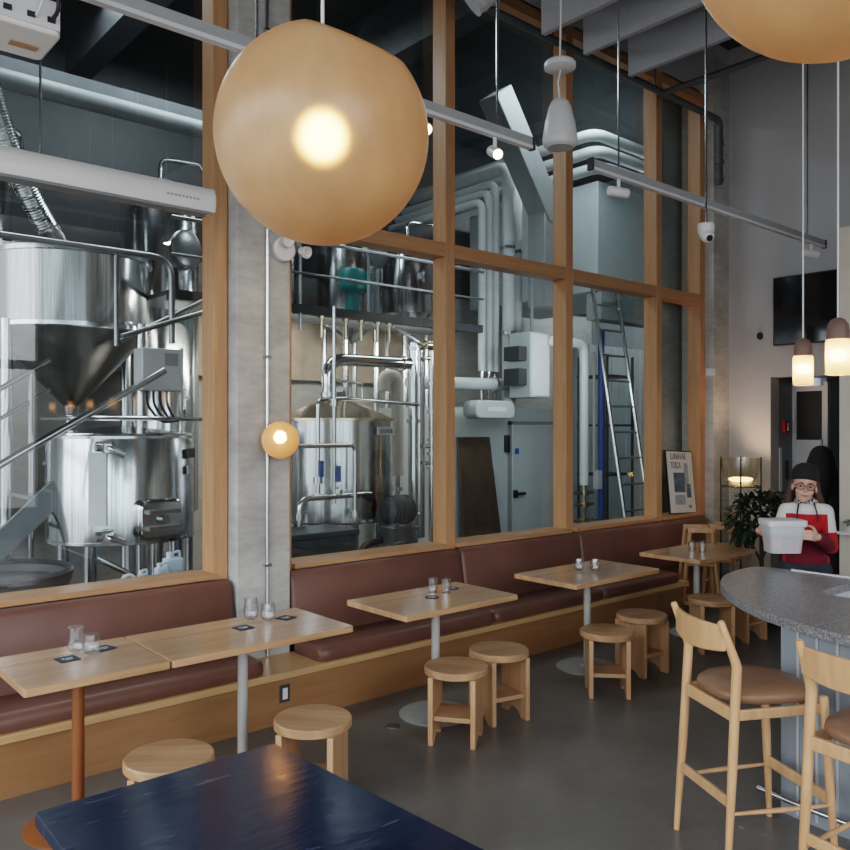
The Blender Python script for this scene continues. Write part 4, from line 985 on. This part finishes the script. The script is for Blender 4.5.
# fermenters at the rear
def fermenter(x,y,z0,z1,r,label,mz=.55):
    k=bt('fermenter_tank',label,'tank',(x,y,0),'tall steel fermenter tanks')
    MB().lathe([(.03,z0-.35),(r*.3,z0-.3),(r,z0),(r,z1),(r*.92,z1+.06),(r*.6,z1+.15),(.1,z1+.2),(0,z1+.2)],n=48).build('vessel',M['tank'],k)
    MB().tube([(0,-.0,z1+.18),(0,0,z1+.42),(.45,-.1,z1+.42),(.45,-.1,z1-.1)],.022,10,round_=.1).build('vent_pipe',M['steel'],k)
    q=Matrix.Rotation(R(90),3,'X')@Matrix.Rotation(R(20),3,'Y')
    MB().lathe([(0,0),(.17,0),(.2,.02),(.2,.06),(.17,.075),(.06,.085),(0,.085)],(.1,-r+.03,z0+(z1-z0)*mz),32,q).build('manway',M['steel_d'],k)
    for a in (45,135,225,315): MB().tube([(r*.8*math.cos(R(a)),r*.8*math.sin(R(a)),0),(r*.8*math.cos(R(a)),r*.8*math.sin(R(a)),z0+.05)],.04,10).build('leg',M['steel'],k)
    return k
fermenter(1.75,8.65,1.0,4.35,.38,'fermenter tank behind the hopper at the left of the big window')
fermenter(3.55,8.45,1.0,4.35,.40,'fermenter tank behind the platform railing near the concrete column',.82)
fermenter(4.75,8.5,3.3,4.6,.45,'fermenter tank above the tan wall band, first past the column')
fermenter(6.05,8.45,3.3,4.7,.42,'fermenter tank above the tan wall band, middle of the second window')
fermenter(7.0,8.45,3.4,4.25,.34,'fermenter tank above the tan wall band, beside the upright timber')
# still kettle in the second window
k=bt('still_kettle','steel still kettle with conical warm-tinted lid in the window past the column','kettle',(4.55,6.6,0))
MB().lathe([(0,.92),(.53,.98),(.56,1.0),(.56,1.94)],n=64).build('vessel',M['tank'],k)
MB().lathe([(.56,1.94),(.60,1.94),(.60,1.965),(.56,1.97),(.30,2.09),(.12,2.15),(.10,2.2),(0,2.2)],n=64).build('lid',M['brass'],k)
for a in (-150,-60,30,120): MB().tube([(.45*math.cos(R(a)),.45*math.sin(R(a)),0),(.45*math.cos(R(a)),.45*math.sin(R(a)),1.0)],.05,14).build('leg',M['steel'],k)
qz=Matrix.Translation((.235,-.515,0))@Matrix.Rotation(R(24),4,'Z')
MB().box((-.19,-.016,1.81),(.15,.0,1.885)).build('name_plate',M['offwhite'],k,tf=qz); 
text('OUTLIER BR',.052,M['black'],k,'plate_letters',qz@V((-.175,-.018,1.828)),qz.to_3x3().to_4x4()@RX,.95)
MB().tube([(-.0,-.12,2.1),(-.08,-.2,2.25)],.05,14).build('lid_port',M['steel'],k)
# vapour pipe to column
s=bt('vapour_pipe','thick polished pipe arching from the still kettle to the column','pipe',(4.5,6.6,2.2))
m=MB(); pipe(m,[(4.46,6.6,2.16),(4.46,6.6,2.55),(5.50,6.6,2.56)],.062,.24,18); m.build('arch',M['chrome'],s,world=True)
m=MB(); flange(m,(4.46,6.6,2.2),(0,0,1),.085); flange(m,(5.40,6.6,2.558),(1,0,0),.08); m.build('clamps',M['steel'],s,world=True)
s=bt('still_tower','tall polished steel still column with clamp joints','column',(5.55,6.6,0))
MB().tube([(0,0,.0),(0,0,2.78)],.055,20).build('tube',M['chrome'],s)
m=MB()
for z in (.95,1.95,2.45,2.72): flange(m,(0,0,z),(0,0,1),.075,.018)
m.build('clamps',M['steel'],s); MB().lathe([(.0,.4),(.05,.55),(.055,.75)],n=20).build('foot_cone',M['steel'],s)
MB().tube([(.11,.05,.7),(.11,.05,2.75)],.075,20).build('rear_tube',M['tank'],s); MB().cbox((-.1,-.05,2.84),(.42,.03,.02),Matrix.Rotation(R(22),3,'Y')).build('lever',M['steel'],s)
s=bt('pipe_manifold','pair of slim steel riser pipes with clamps beside the upright timber','pipes',(5.74,6.5,0))
MB().tube([(-.02,0,0),(-.02,0,2.7)],.03,12).build('riser_pipe',M['steel'],s); MB().tube([(.1,0,0),(.1,0,2.66)],.035,12).build('riser_pipe',M['brass'],s)
m=MB(); pipe(m,[(.1,0,2.6),(.1,0,2.76),(-.1,0,2.76)],.05,.08); pipe(m,[(-.1,.0,2.62),(.25,0,2.62)],.025); m.build('top_elbow',M['brass'],s)
m=MB()
for z in (1.45,1.6,1.75,2.05,2.35): flange(m,(-.02,0,z),(0,0,1),.05,.014); flange(m,(.1,0,z-.05),(0,0,1),.055,.014)
for z in (1.5,1.68): m.tube([(-.12,0,z),(.2,0,z)],.022,10)
m.build('clamps',M['steel'],s)
s=bt('insulated_riser','pale insulated pipe bent over like a hook behind the still column','pipe',(5.6,7.0,0))
m=MB(); pipe(m,[(5.46,7.0,2.28),(5.46,7.0,2.45),(5.66,7.0,2.45),(5.66,7.0,1.35)],.07,.09,16); m.build('lagging',M['cream'],s,world=True); m=MB(); m.tube([(5.66,7,1.35),(5.66,7,.0)],.03,10); flange(m,(5.66,7,1.2),(0,0,1),.06); m.build('pipe_end',M['steel'],s,world=True)
s=bt('transfer_pump','dark rounded transfer pump motor in front of the still kettle, right of its pipes','pump',(4.70,5.80,.06))
qx=Matrix.Rotation(R(90),3,'Y')
MB().lathe([(0,-.17),(.08,-.17),(.125,-.13),(.135,.0),(.125,.12),(.07,.16),(0,.16)],(0,0,1.06),28,qx).build('motor',M['dark'],s); m=MB()
for i in range(8): m.lathe([(.122,-.11+i*.028),(.138,-.108+i*.028),(.138,-.10+i*.028),(.122,-.098+i*.028)],(0,0,1.06),28,qx)
m.build('fins',M['black'],s); MB().box((-.12,-.1,-.06),(-.07,.1,.95)).box((.07,-.1,-.06),(.12,.1,.95)).box((-.15,-.12,.88),(.15,.12,.91)).build('stand',M['steel_d'],s); MB().tube([(-.2,0,.8),(-.5,-.1,.78),(-.6,-.2,.6)],.03,10,round_=.15).build('pump_hose',M['black'],s)
s=bt('kettle_pipework','thin steel pipes and blue-handled valves in front of the still kettle','pipes',(4.0,5.9,1.0))
m=MB(); pipe(m,[(3.92,5.95,1.25),(3.92,5.95,2.12),(4.25,6.0,2.14),(5.45,6.4,2.12)],.02,.06); pipe(m,[(4.09,5.95,1.2),(4.09,5.95,2.95)],.017); pipe(m,[(3.3,5.9,1.72),(4.28,5.9,1.72),(4.28,5.9,1.04)],.02,.06); pipe(m,[(3.70,5.9,1.04),(3.70,5.9,1.27),(4.5,5.95,1.27)],.024,.1); pipe(m,[(4.09,5.95,2.3),(4.66,6.3,2.3),(4.66,6.3,2.15)],.015,.05); m.build('pipes',M['steel'],s,world=True)
m=MB()
for p_ in ((3.92,5.95,1.42),(4.13,5.95,1.30),(3.70,5.9,1.12),(3.92,5.95,1.27),(4.28,5.9,1.1),(4.09,5.95,2.1)): flange(m,p_,(0,0,1),.042,.03)
m.build('valves',M['steel'],s,world=True)
for x,z in ((3.92,1.47),(4.10,1.42)): MB().cbox((x,5.90,z+.05),(.035,.03,.14)).build('valve_handle',M['blue'],s,world=True)
s=bt('sump_tank','dark grey rectangular tub low in the window beside the column','tub',(3.7,5.72,0))
MB().box((-.35,-.15,.35),(.36,.3,1.0)).box((-.37,-.17,.97),(.38,.32,1.02)).build('tub',M['dark'],s,bevel=.01); MB().box((-.33,-.13,0),(.34,.28,.35)).build('stand',M['steel_d'],s); MB().tube([(.3,-.2,.75),(.75,-.25,.86),(.9,-.2,.85),(1.0,-.15,.6)],.035,10,round_=.2).build('drain_hose',M['black'],s)
s=bt('mezzanine_platform','dark steel mezzanine platform crossing the second window','beam',(5.2,6.95,3.05))
MB().box((3.0,6.9,3.02),(6.9,7.0,3.11)).build('beam',M['dark'],s,world=True); MB().box((3.0,6.98,3.07),(6.9,7.85,3.11)).build('deck',M['pipe_d'],s,world=True)
m=MB(); pipe(m,[(3.0,6.9,3.75),(6.9,6.9,3.75)],.02); pipe(m,[(3.0,6.9,3.42),(6.9,6.9,3.42)],.014); m.build('guard_rails',M['steel_d'],s,world=True)
for i,x in enumerate((3.9,4.35,5.2,6.2)): MB().tube([(x,6.92,2.85 if i%2 else 3.02),(x,6.92,3.76)],.018,8).build('rail_post',M['steel_d'],s,world=True)
for i,x in enumerate((4.62,4.92,5.12,5.34,5.50)):
    tag(MB().tube([(x,6.95,2.80),(x,6.95,3.02)],.018,8).tube([(x,6.95,2.99),(x,6.95,3.02)],.04,8).build('drop_pipe',M['brass']),['warm steel drop pipe under the mezzanine platform, first from the column','warm steel drop pipe under the mezzanine platform, second from the column','warm steel drop pipe under the mezzanine platform, third from the column','warm steel drop pipe under the mezzanine platform, fourth from the column','warm steel drop pipe under the mezzanine platform, nearest the still column'][i],'pipe','drop pipes under the mezzanine platform')
s=bt('agitator_motor','teal agitator motor above the mezzanine platform','motor',(5.33,7.4,3.11))
MB().lathe([(0,.0),(.08,.0),(.08,.27),(.13,.3),(.15,.34),(.15,.5),(.13,.54),(0,.55)],n=24).build('housing',M['teal'],s); MB().box((.1,-.12,.3),(.2,.12,.52)).build('terminal_box',M['teal'],s,bevel=.01)
for x in (3.45,4.1): pass
# bay with white insulated pipes and the cool room
xs=(7.28,7.40,7.52)
for i,x in enumerate(xs):
    s=bt('insulated_pipe',['white insulated riser pipe, leftmost of the slim three beside the cool room','white insulated riser pipe, middle of the slim three beside the cool room','white insulated riser pipe, rightmost of the slim three beside the cool room'][i],'pipe',(x,7.3,2.6),'slim white insulated risers')
    m=MB(); pipe(m,[(x,7.3,2.6),(x,7.3,4.75+.14*i),(x,9.16,4.75+.14*i)],.052,.12); m.build('lagging',M['offwhite'],s,world=True)
    MB().tube([(x,7.3,2.2),(x,7.3,2.6)],.02,8).build('pipe_end',M['steel'],s,world=True)
for i,(x,y,r,zt,zb) in enumerate(((7.66,7.2,.085,5.25,2.05),(7.93,7.3,.07,5.05,2.35))):
    s=bt('insulated_pipe',['thick white insulated pipe rising in front of the cool room wall','thick white insulated pipe right of the thickest one, beside the wall cabinet'][i],'pipe',(x,y,zb),'thick white insulated risers')
    m=MB(); pipe(m,[(x,y,zb),(x,y,zt),(x-.0,9.16,zt)],r,.18,16); m.build('lagging',M['offwhite'],s,world=True); m=MB(); flange(m,(x,y,3.1),(0,0,1),r+.02,.025); flange(m,(x,y,4.2),(0,0,1),r+.012,.02); m.build('bands',M['steel'],s,world=True)
s=bt('insulated_pipe','white insulated pipe running level above the cool room wall','pipe',(6.9,7.1,2.4)); m=MB(); pipe(m,[(5.9,7.1,2.40),(7.62,7.1,2.43)],.075); m.build('lagging',M['offwhite'],s,world=True); m=MB(); flange(m,(7.3,7.1,2.425),(1,0,0),.09); m.build('band',M['steel'],s,world=True)
s=bt('fan_unit','white rounded ceiling unit hung below the level white pipe','unit',(7.15,7.0,2.1)); MB().prism(rounded_rect(-.38,-.11,.3,.11,.08),-.12,.12,lambda a,b_,c_:(a,c_,b_)).build('casing',M['offwhite'],s,bevel=.02); MB().box((-.2,-.125,-.02),(.14,-.115,.03)).build('slot',M['white'],s); MB().tube([(.3,.02,.1),(.48,.1,.1),(.5,.2,.3)],.06,12,round_=.08).build('elbow',M['offwhite'],s)
s=bt('wall_cabinet','tall white cabinet box hung above the cool room door','cabinet',(7.6,6.6,2.25)); MB().box((-.19,0,0),(.17,.35,.8)).build('case',M['coolwall'],s,bevel=.01); MB().box((-.17,-.014,.02),(.15,0,.78)).build('door',M['white'],s,bevel=.004); MB().tube([(-.05,.1,.8),(-.05,.1,1.6)],.02,8).build('conduit',M['grey'],s); MB().box((-.34,.05,.15),(-.2,.3,.35)).box((-.34,.05,.45),(-.2,.3,.62)).build('side_boxes',M['dark'],s)
s=thing('door_2',None,None,(8.55,7.6,0),kind='structure'); MB().box((-.43,-.05,.0),(.43,0,1.92)).build('door_leaf',M['coolwall'],s,bevel=.006); MB().box((-.48,-.03,0),(-.43,0,1.97)).box((.43,-.03,0),(.48,0,1.97)).box((-.48,-.03,1.92),(.48,0,1.97)).build('door_frame',M['grey'],s)
MB().cbox((-.32,-.09,.98),(.2,.03,.035)).cbox((-.4,-.07,.98),(.05,.05,.1)).build('door_handle',M['black'],s); MB().box((-.39,-.055,1.52),(-.31,-.05,1.60)).build('door_sign',M['blue'],s)
s=tag(MB().box((8.0,7.54,1.55),(8.06,7.605,1.78)).build('keypad',M['black'],bevel=.005),'small black keypad on the cool room wall by the door','keypad')
s=tag(MB().prism([(7.10,.03),(7.80,.03),(7.66,1.76),(7.08,1.76)],0,.035,lambda a,b_,c_:(a,7.38+(b_/1.8)*.16+c_,b_)).build('leaning_board',M['darkwood'],bevel=.004),'dark brown wooden board leaning on the cool room wall','board')
# diagonal duct and boxed duct
s=bt('diagonal_duct','grey sloping boxed duct high in the third bay','duct',(7.6,6.8,5)); 
a,b_=V((7.0,6.8,5.9)),V((7.97,6.8,4.55)); dq=(b_-a); MB().cbox((a+b_)/2,(.32,.3,dq.length),V((0,0,1)).rotation_difference(dq.normalized()).to_matrix()).build('sloped_run',M['grey'],s,world=True,bevel=.01); MB().box((7.75,6.66,3.4),(8.2,6.95,4.6)).build('drop',M['grey'],s,world=True,bevel=.01)
s=bt('boxed_duct','big pale boxed duct hanging high in the fourth bay','duct',(9.3,7.5,3.67)); MB().box((8.61,6.5,3.67),(10.2,8.9,5.1)).build('box',M['coolwall'],s,world=True,bevel=.01); MB().box((8.63,6.46,3.30),(11.8,6.7,3.66)).build('lower_beam',M['conc_g'],s,world=True); MB().tube([(8.58,7.0,3.3),(8.58,7.0,5.2)],.02,8).build('conduit',M['pipe_d'],s,world=True)
for i in range(3):
    z=5.25+.2*i; s=bt('insulated_pipe',['pale pipe turning round the boxed duct, lowest of three','pale pipe turning round the boxed duct, middle of three','pale pipe turning round the boxed duct, topmost of three'][i],'pipe',(8.6,6.45,z),'pale pipes above the boxed duct'); m=MB(); pipe(m,[(8.55-.06*i,9.16,z),(8.55-.06*i,6.42,z),(11.5,6.42,z)],.075,.2,14); m.build('lagging',M['offwhite'],s,world=True); m=MB(); flange(m,(9.6,6.42,z),(1,0,0),.085); m.build('band',M['steel'],s,world=True)
s=bt('white_standpipe','white standpipe with brass valves at its foot in the fourth bay','pipe',(8.32,6.5,.6)); m=MB(); pipe(m,[(7.7,6.5,2.95),(8.32,6.5,2.95),(8.32,6.5,1.15)],.06,.14,14); m.build('lagging',M['white'],s,world=True); m=MB(); m.tube([(8.32,6.5,1.15),(8.32,6.5,.4)],.025,10); 
for z in (.7,.9,1.05): flange(m,(8.32,6.5,z),(0,0,1),.06,.03); m.tube([(8.12,6.5,z),(8.5,6.5,z)],.022,8)
m.build('brass_valves',M['brass'],s,world=True); MB().tube([(8.14,6.55,1.0),(8.14,6.55,2.8)],.018,8).build('side_pipe',M['brass'],s,world=True)
s=bt('blue_pipe','blue upright pipe with a small white box in the fourth bay','pipe',(9.08,6.8,1)); m=MB(); pipe(m,[(9.08,6.8,0),(9.08,6.8,3.2)],.045); m.build('pipe',M['blue'],s,world=True); MB().box((8.9,6.72,1.05),(9.0,6.8,1.3)).build('junction_box',M['white'],s,world=True,bevel=.006); MB().tube([(8.86,6.75,1.3),(8.86,6.75,2.9)],.02,8).build('conduit',M['cream'],s,world=True)
s=bt('steel_ladder','steel ladder leaning against the boxed duct in the fourth bay','ladder',(8.66,5.9,0))
for x in (8.40,8.92): MB().tube([(x,5.8,0),(x,6.44,3.75)],.025,8).build('ladder_rail',M['steel'],s,world=True)
for i in range(11):
    t=(i+.6)/11.5; MB().tube([(8.40,5.8+.64*t,3.75*t),(8.92,5.8+.64*t,3.75*t)],.015,8).build('rung',M['steel'],s,world=True)
m=MB(); 
for i in range(20): m.box((9.9+i*.1,7.95+(.02 if i%2 else 0),0),(10.0+i*.1,8.05,3.2))
struct(m.build('wall_brewery_panel',M['coolwall']))
s=bt('vertical_shelf','dark tall rack behind the ladder in the fourth bay','rack',(9.6,7.0,0)); 
for x,y in ((9.35,6.9),(9.95,6.9),(9.35,7.4),(9.95,7.4)): MB().tube([(x,y,0),(x,y,2.9)],.025,4).build('rack_post',M['dark'],s,world=True)
for z in (.5,1.2,1.9,2.6): MB().box((9.33,6.88,z),(9.97,7.42,z+.03)).build('shelf',M['dark'],s,world=True)
# left window foreground
s=bt('steel_work_shelf','narrow steel shelf just behind the big window glass','shelf',(2.0,5.45,.0)); MB().box((-.1,-.2,.76),(.45,.25,.80)).build('top',M['steel'],s,bevel=.004); 
for x,y in ((-.07,-.17),(.42,-.17),(-.07,.22),(.42,.22)): MB().tube([(x,y,0),(x,y,.76)],.02,8).build('leg',M['steel'],s)
def jug(x,y,sc,label):
    s=bt('plastic_jug',label,'jug',(x,y,.80),'milky plastic jugs behind the big window'); w_=.055*sc
    MB().prism(rounded_rect(-w_,-.04*sc,w_,.04*sc,.02),0,.15*sc).build('jug_body',M['jug'],s,bevel=.012); MB().tube([(-w_*.4,0,.15*sc),(-w_*.4,0,.185*sc)],.018*sc,12).build('cap',M['white'],s); MB().tube([(w_*.8,0,.13*sc),(w_*.8,0,.19*sc),(-w_*.2,0,.175*sc)],.009,8,round_=.02).build('handle',M['jug'],s)
jug(2.25,5.33,.85,'milky plastic jug behind the glass, middle of the row'); jug(2.36,5.40,1.15,'taller milky plastic jug at the end of the row near the timber'); jug(2.14,5.38,.62,'small milky plastic jug beside the spray hose')
s=bt('spray_hose','blue and white spray gun with hose lying on the shelf behind the glass','spray gun',(2.08,5.32,.80)); MB().tube([(-.1,0,.012),(-.11,0,.08),(-.05,0,.11),(.0,0,.06)],.012,10,round_=.05).build('hose',M['white'],s); MB().lathe([(0,-.05),(.03,-.05),(.04,0),(.03,.05),(0,.05)],(.06,.0,.05),16,Matrix.Rotation(R(90),3,'Y')).build('spray_gun',M['blue'],s)
s=bt('mash_drum','big dark round drum low at the edge of the big window','drum',(1.38,5.98,-.06)); MB().lathe([(0,.06),(.42,.06),(.45,.1),(.45,.88),(.47,.90),(.47,.94),(.44,.95),(.43,.9),(0,.88)],n=48).build('drum',M['dark'],s); MB().lathe([(.445,.93),(.475,.935),(.48,.965),(.46,.985),(.44,.965)],n=48,closed=True).build('rim_hose',M['black'],s)
# ceiling run of dark ducts
s=bt('brewery_duct','long pale duct high behind the big window','duct',(2,7.9,4.8)); m=MB(); pipe(m,[(-1,7.9,4.98),(4.2,7.9,4.98)],.09); m.build('duct',M['grey'],s,world=True); m=MB(); m.box((-1,8.05,5.1),(4.2,8.15,5.25)); m.build('bracket_rail',M['pipe_d'],s,world=True)
for i,x in enumerate((.6,2.8,5.2)): tag(MB().box((x,5.2,5.7),(x+.25,9.2,6.28)).build('ceiling_beam',M['dark']),['dark ceiling beam over the hopper','dark ceiling beam above the platform railing','dark ceiling beam above the still kettle'][i],'beam','dark brewery ceiling beams')

# ------------------------------------------------------------------ light
W=bpy.data.worlds.new('World'); S.world=W; W.use_nodes=True; nt=W.node_tree; bg=nt.nodes['Background']
tc=nt.nodes.new('ShaderNodeTexCoord'); sp=nt.nodes.new('ShaderNodeSeparateXYZ'); nt.links.new(tc.outputs['Generated'],sp.inputs[0])
rp=ramp(nt,sp.outputs['Z'],[(0.0,(.20,.205,.21)),(.12,(.55,.58,.62)),(.6,(.68,.73,.80))]); nt.links.new(rp.outputs['Color'],bg.inputs['Color'])
bg.inputs['Strength'].default_value=6.2
def portal(loc,rot,sx,sy):
    l=bpy.data.lights.new('daylight_portal','AREA'); l.shape='RECTANGLE'; l.size=sx; l.size_y=sy; l.cycles.is_portal=True
    o=bpy.data.objects.new('daylight_portal',l); COL.objects.link(o); o.location=loc; o.rotation_euler=rot
portal((XL+.1,2.1,2.3),(0,R(-90),0),4.2,14.2)
portal((.8,YB+.1,2.85),(R(90),0,0),6.8,4.7)
def area(loc,aim,sx,sy,e,c,name='area_fill'):  # only makes added fill lights without fixtures
    l=bpy.data.lights.new(name,'AREA'); l.shape='RECTANGLE'; l.size=sx; l.size_y=sy; l.energy=e; l.color=c
    o=bpy.data.objects.new(name,l); COL.objects.link(o); o.location=loc; o.rotation_euler=V(aim).to_track_quat('-Z','Y').to_euler()
area((3.2,7.4,6.0),(0,0,-1),2.5,1.2,90,(.85,.95,1.0),'brewery_fill')  # overhead fill added to brighten the brewery, no fixture modelled
area((7.6,6.2,6.1),(0,.25,-1),2.0,.6,45,(.85,.95,1.0),'brewery_fill')  # added overhead fill for the right-hand brewery bays
area((5.0,7.06,2.95),(0,1,-.35),3.2,.2,45,(1,.93,.82),'brewery_fill')  # hidden fill under the platform, added to lift the back wall
area((6.9,5.6,2.75),(.1,1,-.35),1.8,.25,16,(.9,.96,1.0),'brewery_fill')  # added fill just behind the glass, facing away so it stays unseen
area((10.5,7.2,5.9),(0,0,-1),1.2,.8,90,(.9,.96,1.0),'brewery_fill')  # extra fill added above the far right of the brewery
spot_lamp((3.46,3.4,3.5),(-.35,.6,-.8),30); spot_lamp((2.92,3.4,3.5),(-.2,1.2,-.9),35); spot_lamp((7.55,3.4,3.5),(.2,.5,-.9),25)
def pt_light(loc,e,c=(1,.66,.36),r=.05):
    l=bpy.data.lights.new('lamp_glow','POINT'); l.energy=e; l.color=c; l.shadow_soft_size=r; o=bpy.data.objects.new('lamp_glow',l); COL.objects.link(o); o.location=loc

# ------------------------------------------------------------------ camera and colour
cam=bpy.data.cameras.new('camera'); cam.sensor_width=36; cam.lens=810/850*36; cam.shift_y=3.7/850; cam.clip_start=.05; cam.clip_end=200
co=bpy.data.objects.new('camera',cam); COL.objects.link(co); co.location=(0,0,1.868); co.rotation_euler=(R(90),0,R(49.1-90)); S.camera=co
S.view_settings.view_transform='Filmic'; S.view_settings.look='Medium High Contrast'; S.view_settings.exposure=0.34
S.cycles.use_denoising=True; S.cycles.caustics_reflective=False; S.cycles.caustics_refractive=False; S.cycles.sample_clamp_indirect=4; S.cycles.max_bounces=8; S.cycles.transparent_max_bounces=12; S.cycles.diffuse_bounces=4; S.cycles.glossy_bounces=4
